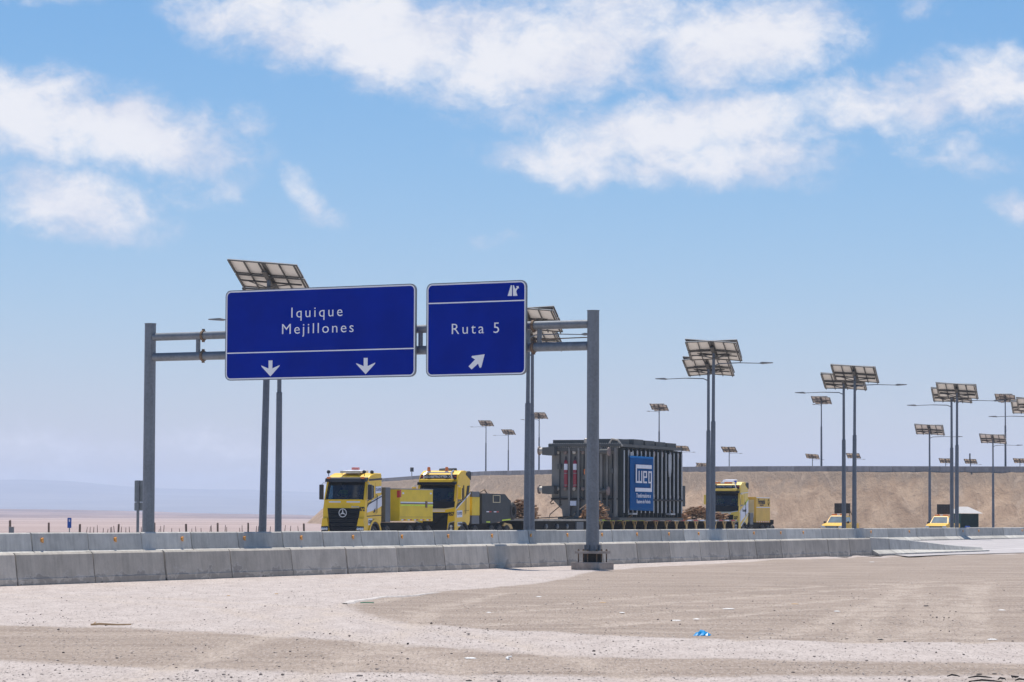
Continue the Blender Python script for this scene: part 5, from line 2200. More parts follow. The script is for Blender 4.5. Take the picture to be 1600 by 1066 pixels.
# trailer
TR = convoy(0, 'heavy_haul_trailer')
tag(TR, 'long low multi-axle trailer with ochre side brackets under the grey transformer', 'trailer')
bm = NB()
box(bm, -1.55, 1.55, 25.2, 68.0, 1.30, 1.42)
obj('deck', bm, MT['deck'], TR)
bm = NB()
box(bm, -.75, .75, 25.4, 67.8, .70, 1.298)
obj('spine_beam', bm, MT['chassis'], TR)
bm = NB()
box(bm, -.35, .35, 21.9, 26.0, .75, 1.0)
obj('drawbar', bm, MT['chassis'], TR)
bm = NB()
box(bm, 1.20, 1.50, 25.4, 35.5, .80, 1.296)
obj('side_skid', bm, MT['chassis'], TR)
y = 26.3
k = 0
while y < 67.6:
    for s in (-1, 1):
        wheel(TR, s * 1.18, y, .40, .50)
    y += 1.45
y = 35.6
while y < 67.8:
    bm = NB()
    prism(bm, [(y - .42, 1.295), (y + .42, 1.295), (y + .14, .98), (y + .13, .62), (y - .13, .62), (y - .14, .98)], 'x', 1.50, 1.58)
    b_ = obj('gusset', bm, MT['gusset'], TR)
    bm = NB()
    prism(bm, [(y - .16, 1.25), (y + .16, 1.25), (y, 1.02)], 'x', 1.582, 1.60)
    obj('gusset_hole', bm, MT['dark'], b_)
    y += 2.25
for k in range(22):
    y = 35.0 + k * 1.5
    m_ = 'lime' if 36 < y < 46.2 else ('red' if k % 2 else 'decal')
    side_poly(TR, m_ + '_tape' if m_ != 'decal' else 'white_tape', [(y, 1.32), (y + 1.0, 1.32), (y + 1.0, 1.40), (y, 1.40)], MT[m_], 1.552, .008)
bm = NB()
box(bm, 1.0, 1.6, 33.0, 34.3, .62, 1.25, .03)
obj('power_pack', bm, MT['grey'], TR)
for y in (27.5, 29.5, 31.3):
    bm = NB()
    lathe(bm, [(.14, 0), (.16, .04), (.16, .30), (.10, .34)], (1.3, y, .95), 'x', 12)
    obj('air_tank', bm, MT['grey'], TR, smooth=True)
bm = NB()
tube(bm, [(1.2, 31.5, 1.44), (.6, 33.5, 1.47), (.2, 36.2, 1.62), (-.3, 38.0, 1.9)], .035, 6)
tube(bm, [(-1.1, 27.5, 1.46), (-.2, 30.5, 1.47), (.4, 35.5, 1.6)], .035, 6)
obj('lashing_chain', bm, MT['chassis'], TR)

# transformer
XF = convoy(38.6, 'power_transformer', z=1.73)
tag(XF, 'dark grey ribbed power transformer with a flat bolted lid, riding on the long trailer', 'transformer')
bm = NB()
prism(bm, [(-1.55, 0), (2.30, 0), (2.30, 4.75), (-2.35, 4.75), (-2.35, 1.35), (-1.62, .62)], 'y', 0.35, 13.0)
obj('tank', bm, MT['trafotank'], XF)
bm = NB()
prism(bm, [(-2.52, 4.78), (2.55, 4.78), (2.55, 4.98), (-2.52, 4.98)], 'y', .1, 13.2, .02)
lid = obj('lid', bm, MT['trafo'], XF)
for k in range(34):
    bm = NB()
    x = -2.42 + k * .148
    lathe(bm, [(.04, 4.70), (.045, 4.985), (.045, 5.03)], (x, .17, 0), 'z', 6)
    obj('lid_bolt', bm, MT['brass'], lid)
bm = NB()
box(bm, -1.75, 2.6, -.1, 13.3, -.08, .10)
obj('base_skid', bm, MT['trafo'], XF)
# end face ribs
for x, w, d in ((-1.02, .13, .30), (-.36, .13, .30), (.16, .13, .30), (.75, .13, .30), (1.24, .14, .34), (1.62, .10, .22), (2.22, .14, .36)):
    bm = NB()
    box(bm, x - w / 2, x + w / 2, .35 - d, .345, .12, 4.72, .012)
    obj('rib', bm, MT['trafotank'], XF)
bm = NB()
box(bm, -2.34, 2.3, .18, .346, 1.28, 1.40)
obj('cross_rail', bm, MT['dark'], XF)
bm = NB()
box(bm, -.92, -.48, .0, .012, .88, 1.2)
obj('rating_plate', bm, MT['plate'], XF)
bm = NB()
box(bm, -2.25, 2.2, .12, .34, 4.50, 4.72)
obj('top_rail', bm, MT['trafo'], XF)
# cooler stubs with blanking flanges
for x0, x1, z, s in ((-2.1, -3.05, 4.52, -1), (-2.1, -3.15, 1.95, -1), (1.35, 1.9, 4.45, 1), (1.35, 1.85, 1.85, 1)):
    bm = NB()
    if s < 0:
        prism(bm, [(-1.9, z - .30), (-2.3, z - .32), (-2.75, z - .28), (-2.75, z + .22), (-1.9, z + .26)], 'y', -.45, .40, .03)
        q = obj('cooler_stub', bm, MT['trafo'], XF)
        bm = NB()
        tube(bm, [(-2.74, -.05, z), (-3.05, -.05, z)], .21, 16)
        obj('pipe', bm, MT['brass'], q, smooth=True)
        bm = NB()
        tube(bm, [(-3.05, -.05, z), (-3.13, -.05, z)], .30, 18)
        obj('flange', bm, MT['flange'], q)
    else:
        bm = NB()
        tube(bm, [(x0, .35, z), (x0, -.25, z), (x0 + .12, -.38, z), (x1, -.38, z)], .17, 14)
        q = obj('cooler_stub', bm, MT['trafo'], XF, smooth=True)
        bm = NB()
        tube(bm, [(x1, -.38, z), (x1 + .08, -.38, z)], .29, 18)
        obj('flange', bm, MT['flange'], q)
for i, x in enumerate((-1.9, -1.35, -.72, -.1, .45)):
    for z in (4.42, 2.0):
        bm = NB()
        lathe(bm, [(.09, 0), (.13, 0), (.13, -.10), (.06, -.14)], (x, .30 if abs(x + .72) > .1 else .28, z), 'y', 12)
        obj('valve', bm, MT['flange'] if (i % 2) else MT['brass'], XF)
for x in (-1.24, -.60):
    bm = NB()
    lathe(bm, [(.05, 1.42), (.125, 1.42), (.125, 2.95), (.11, 3.12), (.05, 3.2)], (x, .05, .70), 'z', 16)
    cy = obj('gas_cylinder', bm, MT['cylred'], XF, smooth=True)
    bm = NB()
    lathe(bm, [(.128, 2.55), (.128, 2.95)], (x, .05, .70), 'z', 16)
    obj('paper_label', bm, MT['plate'], cy)
    for zz in (1.52, 2.3):
        bm = NB()
        lathe(bm, [(.130, zz), (.130, zz + .05)], (x, .05, .70), 'z', 16)
        obj('strap', bm, MT['signback'], cy)
    bm = NB()
    lathe(bm, [(.06, 3.2), (.07, 3.3), (.04, 3.45)], (x, .05, .70), 'z', 10)
    obj('cylinder_valve', bm, MT['black'], cy)
# long side: deep stiffener fins, gap shade and edge light put into their greys
nf = 15
for k in range(nf):
    y = .55 + k * (12.2 / (nf - 1))
    bm = NB()
    box(bm, 2.30, 2.66, y - .06, y + .06, .15, 4.72)
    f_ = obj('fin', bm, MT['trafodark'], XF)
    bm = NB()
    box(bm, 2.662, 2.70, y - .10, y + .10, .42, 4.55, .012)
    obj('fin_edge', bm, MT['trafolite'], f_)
    if k % 2 == 1:
        bm = NB()
        lathe(bm, [(.14, 0), (.22, 0), (.22, .12), (.10, .16)], (2.45, y + .42, 4.42), 'x', 14)
        obj('flange', bm, MT['flange'], f_)
        bm = NB()
        lathe(bm, [(.10, 0), (.17, 0), (.17, .12), (.08, .16)], (2.45, y + .42, 1.55), 'x', 12)
        obj('flange', bm, MT['flange'], f_)
for y in (1.9, 9.9):
    bm = NB()
    box(bm, 2.702, 2.78, y - .30, y + .30, 3.4, 4.45, .02)
    prism(bm, [(y - .3, 3.4), (y + .3, 3.4), (y + .12, 2.9), (y - .12, 2.9)], 'x', 2.705, 2.77)
    obj('jacking_lug', bm, MT['trafolite'], XF)
    bm = NB()
    box(bm, 2.62, 2.98, y - .5, y + .5, .30, .42, .01)
    obj('jacking_step', bm, MT['trafolite'], XF)
bm = NB()
box(bm, 2.705, 2.78, 4.8, 12.8, 1.25, 1.36)
obj('pipe_run', bm, MT['dark'], XF)
bm = NB()
box(bm, 1.7, 2.55, 13.25, 13.95, .9, 2.35, .02)
obj('control_cabinet', bm, MT['slate'], XF)
bm = NB()
box(bm, -2.45, -.15, .8, 3.0, 4.982, 5.26, .02)
obj('cover_box', bm, MT['trafo'], XF)
bm = NB()
box(bm, -.10, 2.1, .9, 3.2, 4.982, 5.32, .02)
obj('cover_box', bm, MT['trafo'], XF)
for k in range(4):
    bm = NB()
    box(bm, 1.2, 2.3, 3.6 + k * 2.35, 5.6 + k * 2.35, 4.982, 5.36 - .03 * k, .02)
    obj('cover_box', bm, MT['trafo'], XF)
bm = NB()
tube(bm, [(1.75, .2, 5.0), (1.95, .15, 5.30), (2.35, .2, 5.22), (2.62, .35, 4.8)], .06, 8)
obj('tarpaulin', bm, MT['brass'], XF, smooth=True)
bm = NB()
lathe(bm, [(.12, 4.98), (.16, 5.1), (.15, 5.3), (.05, 5.36)], (.1, .3, 0), 'z', 12)
obj('bushing_cap', bm, MT['brass'], XF, smooth=True)
bm = NB()
tube(bm, [(-2.2, .2, 1.28), (-2.32, .0, 1.10), (-2.2, -.1, .98), (-2.05, .0, 1.05)], .04, 6)
obj('shackle', bm, MT['rust'], XF)

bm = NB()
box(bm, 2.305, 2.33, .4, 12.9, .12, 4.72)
obj('gap_shade_sheet', bm, MT['trafodark'], XF)  # dark sheet over the tank side, paints the shade between the fins
for k, (x, z0, z1) in enumerate(((-1.75, .9, 4.4), (-.05, 1.4, 4.45), (.98, .3, 4.4), (1.95, .4, 4.3))):
    bm = NB()
    tube(bm, [(x, .30, z0), (x, .26, (z0 + z1) / 2), (x, .30, z1)], .035, 6)
    obj('conduit', bm, MT['trafodark'], XF)
for x, z0 in ((-.05, 2.6), (.98, 1.0), (1.95, 3.0), (-1.75, 3.3)):
    bm = NB()
    box(bm, x - .12, x + .12, .12, .30, z0, z0 + .34, .01)
    obj('junction_box', bm, MT['trafo'], XF)
bm = NB()
box(bm, .02, .10, .10, .15, 2.95, 3.3)
obj('warning_tag', bm, MT['amber'], XF)
for x0, y0, x1, y1 in ((-1.5, .0, -2.2, -2.6), (1.9, .0, 1.5, -2.9), (2.5, 3.0, 3.0, 1.2), (2.5, 10.0, 3.0, 12.0)):
    bm = NB()
    tube(bm, [(x0, y0, .95), ((x0 + x1) / 2, (y0 + y1) / 2, .30), (x1 * .68, y1, -.28)], .03, 6)
    obj('lashing_chain', bm, MT['rust'], XF)

# banner on the long side
BN = convoy(38.6, 'banner', z=1.73)
tag(BN, 'blue cloth banner with a white logo hanging on the side of the transformer', 'banner')
by0, by1, bz0, bz1 = 1.25, 6.15, .60, 4.20
bm = NB()
nu, nv = 22, 14
g0 = []
for j in range(nv + 1):
    row = []
    for i in range(nu + 1):
        u, v = i / nu, j / nv
        yy = by0 + (by1 - by0) * u
        zz = bz0 + (bz1 - bz0) * v - .05 * u * (1 - v)
        xx = 2.83 + .035 * math.sin(u * 9 + v * 2) * (1.1 - v) + .05 * math.sin(u * 3.3) * (1 - v)
        row.append(bm.verts.new((xx, yy, zz)))
    g0.append(row)
for j in range(nv):
    for i in range(nu):
        bm.faces.new((g0[j][i], g0[j][i + 1], g0[j + 1][i + 1], g0[j + 1][i]))
cl = obj('cloth', bm, MT['banner'], BN, smooth=True)
sm = cl.modifiers.new('thickness', 'SOLIDIFY')
sm.thickness = .012


def bpt(u, v):
    # logo space: u 0..1 across the 0.2..0.87 of the cloth, v 0..1 up
    return by0 + (by1 - by0) * u, bz0 + (bz1 - bz0) * v


LX = 2.93


def logo(name, rects):
    bm = NB()
    for u0, u1, v0, v1 in rects:
        (a, c), (b, d) = bpt(u0, v0), bpt(u1, v1)
        box(bm, LX, LX + .006, a, b, c, d)
    return obj(name, bm, MT['decal'], BN)


# frame: top bar joined to a left bar; bottom bar joined to the g's tail
logo('logo_bar', [(.19, .86, .775, .845), (.19, .235, .505, .774)])
logo('logo_bar', [(.17, .87, .345, .415), (.825, .87, .416, .50)])
logo('logo_letter', [(.236, .46, .505, .54), (.31, .345, .541, .73), (.42, .46, .541, .73)])
logo('logo_letter', [(.50, .54, .505, .73), (.541, .66, .505, .535), (.541, .66, .70, .73), (.62, .66, .605, .699), (.541, .619, .605, .63)])
logo('logo_letter', [(.72, .76, .535, .73), (.761, .87, .70, .73), (.825, .87, .501, .699), (.72, .824, .505, .534)])
yy, zz = bpt(.52, .27)
text('lettering', 'Transformadores e', .40, MT['decal'], BN, basis((LX, yy, zz), (0, 1, 0), (0, 0, 1)), .96, 1.0, .004)
yy, zz = bpt(.52, .16)
text('lettering', 'Reatores de Potência', .34, MT['decal'], BN, basis((LX, yy, zz), (0, 1, 0), (0, 0, 1)), .96, 1.0, .004)


# timber dunnage heaps on the trailer
def timber(s, off, wid, hgt, dep, label, seed):
    o = convoy(s, 'timber_pile', off, 1.73)
    rr = random.Random(seed)
    bm = NB()
    z = .07
    while z < hgt:
        w = wid * (1 - (z / hgt) ** 1.6 * .75)
        x = -w / 2
        while x < w / 2:
            t = rr.uniform(.08, .17)
            L = rr.uniform(.55, 1.0) * dep
            y0 = rr.uniform(-.22, .22)
            ang = rr.uniform(-.22, .22)
            bar(bm, (x, y0, z + rr.uniform(-.03, .05)), (x + math.sin(ang) * L, y0 + L, z + rr.uniform(-.10, .16)), t, rr.uniform(.05, .13))
            x += t + rr.uniform(.0, .05)
        z += rr.uniform(.09, .13)
    pl = obj('planks', bm, MT['timber'], o)
    pl['kind'] = 'stuff'
    for k in range(2):
        bm = NB()
        bar(bm, (-wid * .5 + k * .35, -.25, hgt * .55), (-wid * .1 + k * .45, -.1, hgt * 1.02), .10, .05)
        obj('plank', bm, MT['timber2'], o)
    tag(o, label, 'timber pile')


timber(26.6, .2, 2.3, 1.15, .9, 'brown heap of timber offcuts on the trailer just behind the dark ballast box', 1)
timber(36.6, 1.45, 1.75, 1.15, .9, 'round-topped heap of sawn timber ends beside the front of the transformer', 2)
timber(54.6, 1.0, 2.2, .66, 1.1, 'low brown heap of timber right behind the transformer', 3)
timber(62.0, .3, 2.5, .90, .9, 'brown heap of timber on the tail of the trailer before the pale yellow truck', 4)
timber(64.0, 1.3, 1.3, .5, .9, 'small heap of timber lying beside the big heap on the trailer tail', 5)

# third truck
T3 = convoy(69.4, 'ballast_truck')
tag(T3, 'pale yellow pusher truck with a white side panel and ochre ballast box behind the trailer', 'truck')
cab_truck(T3, 'globe2')
chassis(T3, 9.6, (3.2, 6.3, 7.6, 8.9))
bm = NB()
box(bm, -1.25, 1.25, 4.5, 8.2, 1.22, 3.16, .02)
bx3 = obj('ballast_box', bm, MT['boxyellow2'], T3)
bm = NB()
box(bm, .42, 1.08, 4.47, 4.498, 1.6, 2.95)
obj('cream_door', bm, MT['cream'], bx3)
bm = NB()
box(bm, .35, 1.2, 3.1, 3.9, 1.05, 1.95, .02)
obj('grey_locker', bm, MT['grey'], T3)
side_poly(bx3, 'white_stripe', [(4.55, 3.08), (8.15, 3.08), (8.15, 3.14), (4.55, 3.14)], MT['decal'])
side_poly(bx3, 'white_stripe', [(4.55, 2.34), (8.15, 2.34), (8.15, 2.40), (4.55, 2.40)], MT['decal'])
text('lettering', 'Fernetal', .55, MT['ink'], bx3, basis((1.262, 5.9, 2.80), (0, 1, 0), (0, 0, 1)), 1.0, 1.0, .012)
text('lettering', 'transportes', .22, MT['rust'], bx3, basis((1.262, 5.9, 2.55), (0, 1, 0), (0, 0, 1)), 1.0, 1.0, .004)
bm = NB()
for a, b in (((7.55, 2.86), (7.75, 3.0)), ((7.75, 3.0), (7.95, 2.86)), ((7.55, 2.74), (7.75, 2.5)), ((7.95, 2.78), (7.75, 2.5)), ((7.6, 2.8), (7.9, 2.8))):
    bar(bm, (1.262, a[0], a[1]), (1.262, b[0], b[1]), .035, .012)
obj('emblem', bm, MT['ink'], bx3)
tape_row(bx3, 4.6, 8.15, 1.24, 6)
bm = NB()
box(bm, -1.1, 1.1, 8.4, 9.7, 1.08, 1.42, .02)
obj('rear_platform', bm, MT['chassis'], T3)
person(T3, -.58, 1.30, 2.42, MT['hivis'], 'person in a lime hi-vis jacket in the passenger seat of the pale yellow truck')
person(T3, .58, 1.30, 2.42, MT['hivis'], 'person in a lime hi-vis jacket at the wheel of the pale yellow truck')


# ------------------------------------------------------------------ escort pickups
def pickup(px, y, label, board_tilt, camera_like=False):
    o = empty('escort_pickup', ((px - 800) / F * y, y, 0.30), ROAD_ROT)
    tag(o, label, 'pickup', 'yellow escort pickups behind the convoy')
    Yp = MT['caryellow']
    bm = NB()
    prism(bm, [(0.02, .42), (0.0, .70), (.06, .95), (.30, 1.06), (1.30, 1.17), (3.45, 1.17), (3.45, .42)], 'x', -.92, .92, .07, 3)
    obj('body', bm, Yp, o, smooth=True)
    bm = NB()
    lo = [(-.84, 1.18), (.84, 1.18), (.84, 3.42), (-.84, 3.42)]
    hi = [(-.66, 1.98), (.66, 1.98), (.66, 3.22), (-.66, 3.22)]
    va = [bm.verts.new((a, b, 1.12)) for a, b in lo]
    vb = [bm.verts.new((a, b, 1.80)) for a, b in hi]
    bm.faces.new(va[::-1])
    bm.faces.new(vb)
    for i in range(4):
        bm.faces.new((va[i], va[(i + 1) % 4], vb[(i + 1) % 4], vb[i]))
    bmesh.ops.bevel(bm, geom=list(bm.edges), offset=.05, segments=2, affect='EDGES')
    obj('cab', bm, Yp, o, smooth=True)

    def pane(name, q, n):
        bm = NB()
        n = Vector(n).normalized()
        pts = [Vector(p) + n * .012 for p in q]
        va = [bm.verts.new(p) for p in pts]
        vb = [bm.verts.new(p - n * .01) for p in pts]
        bm.faces.new(va)
        bm.faces.new(vb[::-1])
        for i in range(len(q)):
            bm.faces.new((va[i], va[(i + 1) % 4], vb[(i + 1) % 4], vb[i]))
        obj(name, bm, MT['carscreen'], o)
    pane('windscreen', [(-.72, 1.27, 1.195), (.72, 1.27, 1.195), (.60, 1.88, 1.715), (-.60, 1.88, 1.715)], (0, -.65, .76))
    for s in (-1, 1):
        pane('side_window', [(s * .795, 1.62, 1.25), (s * .795, 2.42, 1.25), (s * .695, 2.42, 1.66), (s * .695, 2.02, 1.66)], (s, 0, .26))
        pane('side_window', [(s * .795, 2.52, 1.25), (s * .795, 3.2, 1.25), (s * .695, 3.1, 1.66), (s * .695, 2.52, 1.66)], (s, 0, .26))
        bm = NB()
        box(bm, s * 1.02 - .09, s * 1.02 + .09, 1.42, 1.56, 1.14, 1.32, .03)
        bar(bm, (s * .82, 1.5, 1.2), (s * .96, 1.5, 1.22), .04, .04)
        obj('mirror', bm, MT['black'], o)
        bm = NB()
        prism(bm, [(s * .50, .74), (s * .92, .78), (s * .92, .96), (s * .62, .92)], 'y', -.02, .12, .012)
        obj('headlamp', bm, MT['lens'], o)
        for yy in (.85, 4.05):
            wheel(o, s * .80, yy, .38, .26)
    bm = NB()
    prism(bm, [(-.46, .66), (.46, .66), (.52, .90), (-.52, .90)], 'y', -.035, .10, .02)
    g = obj('grille', bm, MT['black'], o)
    bm = NB()
    for z in (.72, .79, .86):
        box(bm, -.47, .47, -.055, -.037, z - .012, z + .012)
    obj('grille_bar', bm, MT['chrome'], g)
    bm = NB()
    prism(bm, [(-.93, .36), (.93, .36), (.93, .60), (-.93, .60)], 'y', -.10, .12, .03)
    obj('bumper', bm, MT['chrome'], o)
    bm = NB()
    box(bm, -.92, -.82, 3.47, 5.28, .50, 1.15)
    box(bm, .82, .92, 3.47, 5.28, .50, 1.15)
    box(bm, -.819, .819, 5.18, 5.28, .50, 1.15)
    box(bm, -.819, .819, 3.47, 5.179, .50, .60)
    obj('cargo_bed', bm, Yp, o)
    bm = NB()
    box(bm, -.60, .60, 2.15, 2.45, 1.82, 1.92, .03)
    lb = obj('light_bar', bm, MT['amber'], o)
    bm = NB()
    box(bm, -.12, .12, 2.14, 2.46, 1.815, 1.925, .02)
    obj('bar_centre', bm, MT['decal'], lb)
    bm = NB()
    box(bm, -.68, .68, 3.30, 3.44, 1.98, 2.84, .01)
    bd = obj('arrow_board', bm, MT['black'], o)
    for z in (2.14, 2.41, 2.68):
        for x in (-.52, -.26, 0, .26, .52):
            bm = NB()
            lathe(bm, [(.05, 0), (.045, -.02)], (x, 3.299, z), 'y', 8)
            obj('board_lamp', bm, MT['slate'], bd)
    bm = NB()
    for s in (-1, 1):
        bar(bm, (s * .60, 3.52, 1.1), (s * .60, 3.48, 2.8), .05, .05)
        bar(bm, (s * .60, 3.5, 2.3), (s * .80, 4.6, 1.15), .04, .04)
    obj('board_frame', bm, MT['black'], o)
    return o


MT['carscreen'] = simple('pickup_window', (.10, .16, .19), .08, var=.3, scale=2.0, coat=.5, dust=.16)
pickup(1300, 268, 'yellow escort pickup with a blank black board, driving just behind the pale yellow truck', 0)
pickup(1462, 279, 'yellow escort pickup with a black arrow board, standing before the green shelter', 0)

# ------------------------------------------------------------------ shelter at the foot of the embankment
YS = 400.0
sx0 = (1512 - 800) / F * YS
SH = empty('shelter', (sx0, YS, 0.0), R(-6))
tag(SH, 'small dark green sheet-metal shelter with a pale pitched roof below the embankment', 'shelter')
for nm, q in (('side_wall', (-1.9, -.85, -.05, 0.0)), ('back_wall', (-1.9, 1.35, 2.2, 2.26)), ('end_wall', (1.30, 1.36, 0, 2.2)), ('end_wall', (-1.96, -1.9, 0, 2.2))):
    bm = NB()
    box(bm, q[0], q[1], q[2], q[3], -.3, 2.55)
    obj(nm, bm, MT['green'], SH)
for k in range(5):
    bm = NB()
    box(bm, -1.86 + k * .24, -1.80 + k * .24, -.09, -.052, -.2, 2.5)
    obj('sheet_rib', bm, MT['green'], SH)
bm = NB()
v = [bm.verts.new(p) for p in ((-2.3, -.5, 2.58), (1.9, -.5, 2.58), (1.9, 2.7, 2.58), (-2.3, 2.7, 2.58), (-1.2, 1.1, 3.42), (0.1, 1.1, 3.42))]
for f in ((0, 1, 5, 4), (1, 2, 5), (2, 3, 4, 5), (3, 0, 4), (3, 2, 1, 0)):
    bm.faces.new([v[i] for i in f])
obj('roof', bm, MT['roofsheet'], SH)
BR = empty('barrel', (sx0 - .15, YS - .9, 0.0))
tag(BR, 'blue plastic barrel standing in front of the green shelter', 'barrel')
bm = NB()
lathe(bm, [(.30, 0.0), (.33, .05), (.33, .30), (.35, .32), (.35, .36), (.33, .38), (.33, .62), (.35, .64), (.35, .68), (.33, .70), (.33, .95), (.28, 1.0)], (0, 0, 0), 'z', 18)
obj('drum', bm, MT['barrel'], BR, smooth=True)
bm = NB()
lathe(bm, [(.29, .995), (.29, 1.03), (.10, 1.035)], (0, 0, 0), 'z', 18)
obj('lid', bm, MT['smallblue'], BR)

# ------------------------------------------------------------------ fence posts and stakes towards the open desert
C_FENCE = -95.0
for i, (px, py) in enumerate(((18, 813), (79, 816.5), (127, 819), (187.5, 819), (243, 817), (293, 818.5), (342.5, 817), (390, 817), (476.5, 818))):
    p = on_line(px, C_FENCE)
    zt = 1.8 - (py - hor(px)) * p.y / F
    bm = NB()
    r = rnd.uniform(.055, .068)
    tube(bm, [(0, 0, -.3), (rnd.uniform(-.02, .02), 0, zt * .5), (rnd.uniform(-.02, .02), 0, zt - .02), (0, 0, zt)], [r * 1.05, r, r * .97, r * .7], 8)
    o = obj('fence_post', bm, MT['post'])
    o.location = (p.x, p.y, 0)
    tag(o, 'thick round wooden fence post beside the far carriageway', 'fence post', 'thick wooden fence posts')
CB = on_line(20.5, C_FENCE + 2)
bm = NB()
box(bm, -.13, .13, -.10, .10, 0.0, 1.12, .01)
o = obj('housing', bm, MT['signback'])
c_ = empty('utility_cabinet', (CB.x, CB.y, 0.05))
o.parent = c_
bm = NB()
box(bm, -.15, .15, -.12, .12, 1.122, 1.15)
obj('cap', bm, MT['deck'], c_)
tag(c_, 'small grey utility cabinet beside a thick wooden fence post', 'cabinet')
rr = random.Random(11)
for px in (137, 143, 148.5, 155, 163, 169, 176, 178.5, 182, 191, 199, 205, 250, 254, 257.5, 271, 284, 302, 309, 317, 329, 333, 353, 356.5, 378, 380.5, 401, 404.5, 423, 446, 455, 469, 224, 230):
    y = rr.uniform(225, 300)
    py = rr.uniform(820, 826.5)
    x = (px - 800) / F * y
    zt = max(.45, 1.8 - (py - hor(px)) * y / F)
    bm = NB()
    ln = rr.uniform(-.06, .06)
    tube(bm, [(0, 0, -.3), (ln, 0, zt * .6), (ln * 1.8, .02, zt)], [.038, .034, .022], 6)
    o = obj('fence_stake', bm, MT['post'])
    o.location = (x, y, 0)
    tag(o, 'thin crooked wooden stake standing out on the desert plain', 'stake', 'thin stakes on the desert plain')

# ------------------------------------------------------------------ small signs
y = 168.0
o = empty('marker_sign', ((111 - 800) / F * y, y, 0.1))
tag(o, 'small blue kilometre marker plate on a short post near the fence', 'marker')
bm = NB()
box(bm, -.025, .025, -.025, .025, -.3, 1.55)
obj('post', bm, MT['signback'], o)
bm = NB()
prism(bm, rrect(-.105, .105, 1.06, 1.59, .03, 3), 'y', -.045, -.027)
pl = obj('plate', bm, MT['smallblue'], o)
text('lettering', '5', .16, MT['white'], pl, basis((0, -.047, 1.44), (1, 0, 0), (0, 0, 1)), 1, 1, .004)
y = 126.0
o = empty('road_sign', ((217.5 - 800) / F * y, y, 0.25), R(-14))
tag(o, 'grey metal back of a tall road sign on a post beside the gantry column', 'road sign')
bm = NB()
box(bm, -.045, .045, -.04, .04, -.3, 2.95)
obj('post', bm, MT['steel'], o)
ztp = 1.8 + (hor(217) - 751) * y / F - .25
zbt = 1.8 + (hor(217) - 798) * y / F - .25
bm = NB()
prism(bm, rrect(-.17, .42, zbt + .34, ztp, .03, 3), 'y', .05, .075)
obj('plate', bm, MT['signback'], o)
bm = NB()
prism(bm, rrect(-.17, .42, zbt, zbt + .325, .03, 3), 'y', .05, .075)
obj('lower_plate', bm, MT['signback'], o)
zc, yc = crest_z(644.5)
y = yc + 2
o = empty('road_sign', ((644.5 - 800) / F * y, y, zc), R(10))
tag(o, 'small dark square road sign on a post above the embankment wall', 'road sign')
bm = NB()
box(bm, -.07, .07, -.07, .07, -.3, 2.4)
obj('post', bm, MT['slate'], o)
bm = NB()
prism(bm, rrect(-.42, .42, 1.9, 2.9, .04, 3), 'y', -.12, -.08)
obj('plate', bm, MT['slate'], o)
zc, yc = crest_z(1517)
y = yc + .6
o = empty('marker_pole', ((1518 - 800) / F * y, y, zc - 1.1))
tag(o, 'slim dark marker pole rising at the embankment wall above the shelter', 'pole')
bm = NB()
tube(bm, [(0, 0, -.3), (-.2, 0, 3.4)], .05, 8)
obj('post', bm, MT['slate'], o)
bm = NB()
box(bm, -.30, -.10, -.06, .06, 2.9, 3.9, .02)
obj('head', bm, MT['slate'], o)
y = 300.0
o = empty('traffic_cone', ((1437 - 800) / F * y, y, .30))
tag(o, 'tiny red traffic cone standing between the two escort pickups', 'cone')
bm = NB()
box(bm, -.2, .2, -.2, .2, 0, .04)
obj('base', bm, MT['black'], o)
bm = NB()
lathe(bm, [(.15, .04), (.04, .72)], (0, 0, 0), 'z', 12)
obj('body', bm, MT['red'], o)


# ------------------------------------------------------------------ litter on the lot
def scrap(name, px, py, w, d, h, mat, label, cat, seed, crumple=.4, group=None):
    p = at_z(px, py, 0)
    z = lot_z(p.x, p.y)
    m = p.y / F
    rr = random.Random(seed)
    bm = NB()
    n, k = 9, 6
    g = []
    for j in range(k):
        row = []
        for i in range(n):
            u, v = i / (n - 1) - .5, j / (k - 1) - .5
            e = max(0, 1 - (2 * u) ** 2) ** .5 * max(0, 1 - (2 * v) ** 2) ** .5
            zz = h * (e * .6 + crumple * rr.random() * (e + .15)) + .004
            row.append(bm.verts.new((u * w * m * (1 + rr.uniform(-.08, .08)), v * d * (1 + rr.uniform(-.1, .1)), zz)))
        g.append(row)
    for j in range(k - 1):
        for i in range(n - 1):
            bm.faces.new((g[j][i], g[j][i + 1], g[j + 1][i + 1], g[j + 1][i]))
    o = obj(name, bm, mat)
    sm = o.modifiers.new('thickness', 'SOLIDIFY')
    sm.thickness = .004
    o.location = (p.x, p.y, z)
    o.rotation_euler = (0, 0, rr.uniform(-.25, .25))
    tag(o, label, cat, group)


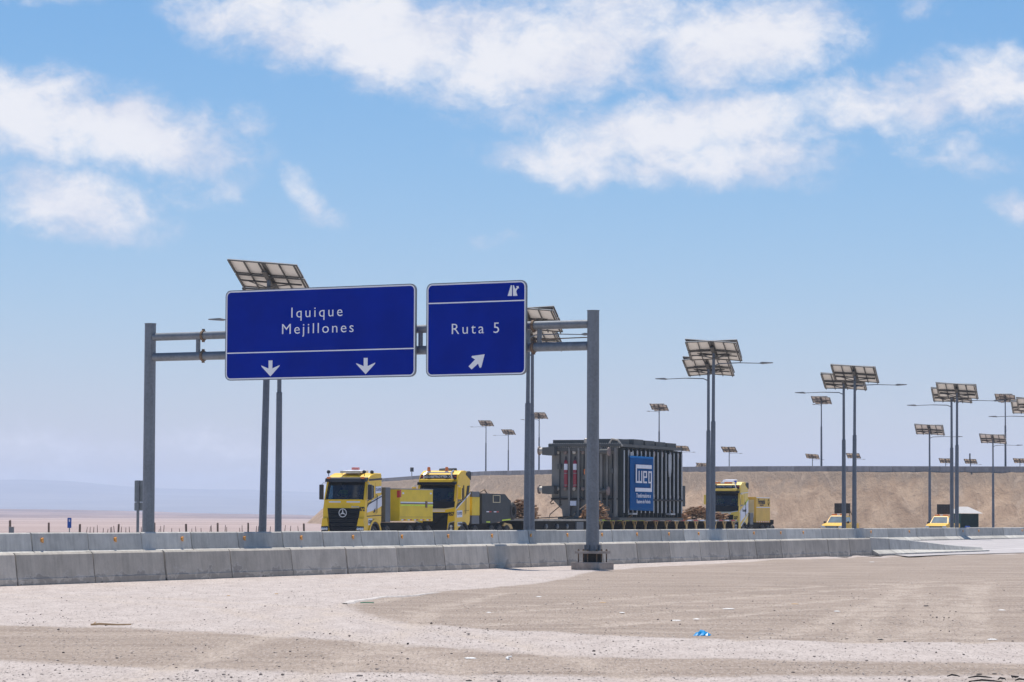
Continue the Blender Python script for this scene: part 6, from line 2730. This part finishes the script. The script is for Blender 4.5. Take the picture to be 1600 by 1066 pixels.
scrap('plastic_bag', 1097, 991.5, 25, .30, .055, MT['bag'], 'bright blue crumpled plastic bag lying at the edge of the gravel island', 'plastic bag', 1, 1.0)
for i, (px, py, w) in enumerate(((1056, 968), (1088, 966), (1138, 951.5), (735, 1027), (842, 953.5), (1308, 956), (705, 955.5), (972, 958), (1570, 955), (1550, 998), (1362, 878), (708, 893), (250, 911), (312, 906)) if False else
                               ((1056, 968, 13), (1088, 966, 8), (1138, 951.5, 18), (735, 1027, 17), (842, 932, 8), (1308, 956, 9), (764, 956, 6), (972, 958, 7), (1565, 952, 10), (1550, 998, 14), (1362, 878, 9), (708, 893, 8), (250, 911, 10), (312, 906, 10))):
    scrap('paper_scrap', px, py, w, .20, .012, MT['paper'], 'small white scrap of litter lying on the dusty gravel', 'litter', 30 + i, .5, 'white scraps on the gravel')
for i, (px, py, w) in enumerate(((1242, 942, 11), (942, 939, 10), (357, 930, 5), (432, 926, 5))):
    scrap('cardboard_scrap', px, py, w, .16, .014, MT['tan'], 'small tan scrap of cardboard lying on the dusty lot', 'litter', 60 + i, .6, 'tan scraps on the gravel')
p = at_z(174, 977.5)
bm = NB()
tube(bm, [(-.34, 0, .02), (-.2, .05, .03), (.1, .02, .02), (.32, .06, .025)], [.016, .02, .014, .012], 6)
tube(bm, [(-.30, .0, .02), (-.27, .1, .06)], [.014, .008], 5)
o = obj('stick', bm, MT['tan'])
o.location = (p.x, p.y, lot_z(p.x, p.y))
tag(o, 'long tan stick lying on the pale paving below the barrier row', 'stick')
p = at_z(574, 944.5)
bm = NB()
tube(bm, [(-.14, 0, .015), (-.05, .06, .02), (.05, -.02, .02), (.13, .05, .015)], .012, 6)
o = obj('plastic_strip', bm, MT['litgreen'])
o.location = (p.x, p.y, lot_z(p.x, p.y))
tag(o, 'thin green plastic strip at the tip of the gravel island', 'litter')
p = at_z(795, 1029)
bm = NB()
tube(bm, [(0.0, 0, .008), (-.03, .25, .012), (-.015, .5, .012), (.03, .72, .01)], .014, 6)
o = obj('rope_end', bm, MT['paper'])
o.location = (p.x, p.y, lot_z(p.x, p.y))
tag(o, 'short curved white rope end on the darker gravel strip', 'rope')
for i, (px, py, w) in enumerate(((733, 1059, 11), (1376, 999, 9), (1323, 998, 6), (905, 1056, 6), (1530, 1054, 9), (1554, 1053.5, 8), (575, 1033, 5), (1447, 946, 8))):
    p = at_z(px, py)
    rr = random.Random(90 + i)
    bm = NB()
    bmesh.ops.create_icosphere(bm, subdivisions=2, radius=1)
    s = w * p.y / F / 2
    for v in bm.verts:
        k = 1 + .3 * mnoise.noise(v.co * 1.6 + Vector((i * 7, 0, 0)))
        v.co = Vector((v.co.x * s * k, v.co.y * s * 1.2 * k, max(-.3, v.co.z) * s * .30 * k))
    o = obj('stone', bm, MT['char'])
    o.location = (p.x, p.y, lot_z(p.x, p.y) + s * .12)
    tag(o, 'dark flat stone lying on the pale ground', 'stone', 'dark flat stones on the lot')
for i, (px, py, L, a) in enumerate(((1532, 1059.5, 38, .03), (1490, 1057.5, 20, .0), (1540, 1064.5, 52, -.02), (1586, 1060, 12, .9), (1596, 1063, 20, .1), (1566, 1062, 14, .2))):
    p = at_z(px, py)
    w = L * p.y / F
    bm = NB()
    tube(bm, [(-w / 2, 0, .015), (-w * .1, .04, .03), (w * .2, -.03, .025), (w / 2, .03, .012)], [.006, .012, .010, .005], 6)
    o = obj('charred_branch', bm, MT['char'])
    o.location = (p.x, p.y, lot_z(p.x, p.y))
    o.rotation_euler = (0, 0, a)
    tag(o, 'charred thin branch lying among dark sticks at the lot edge', 'branch', 'charred branches on the lot')
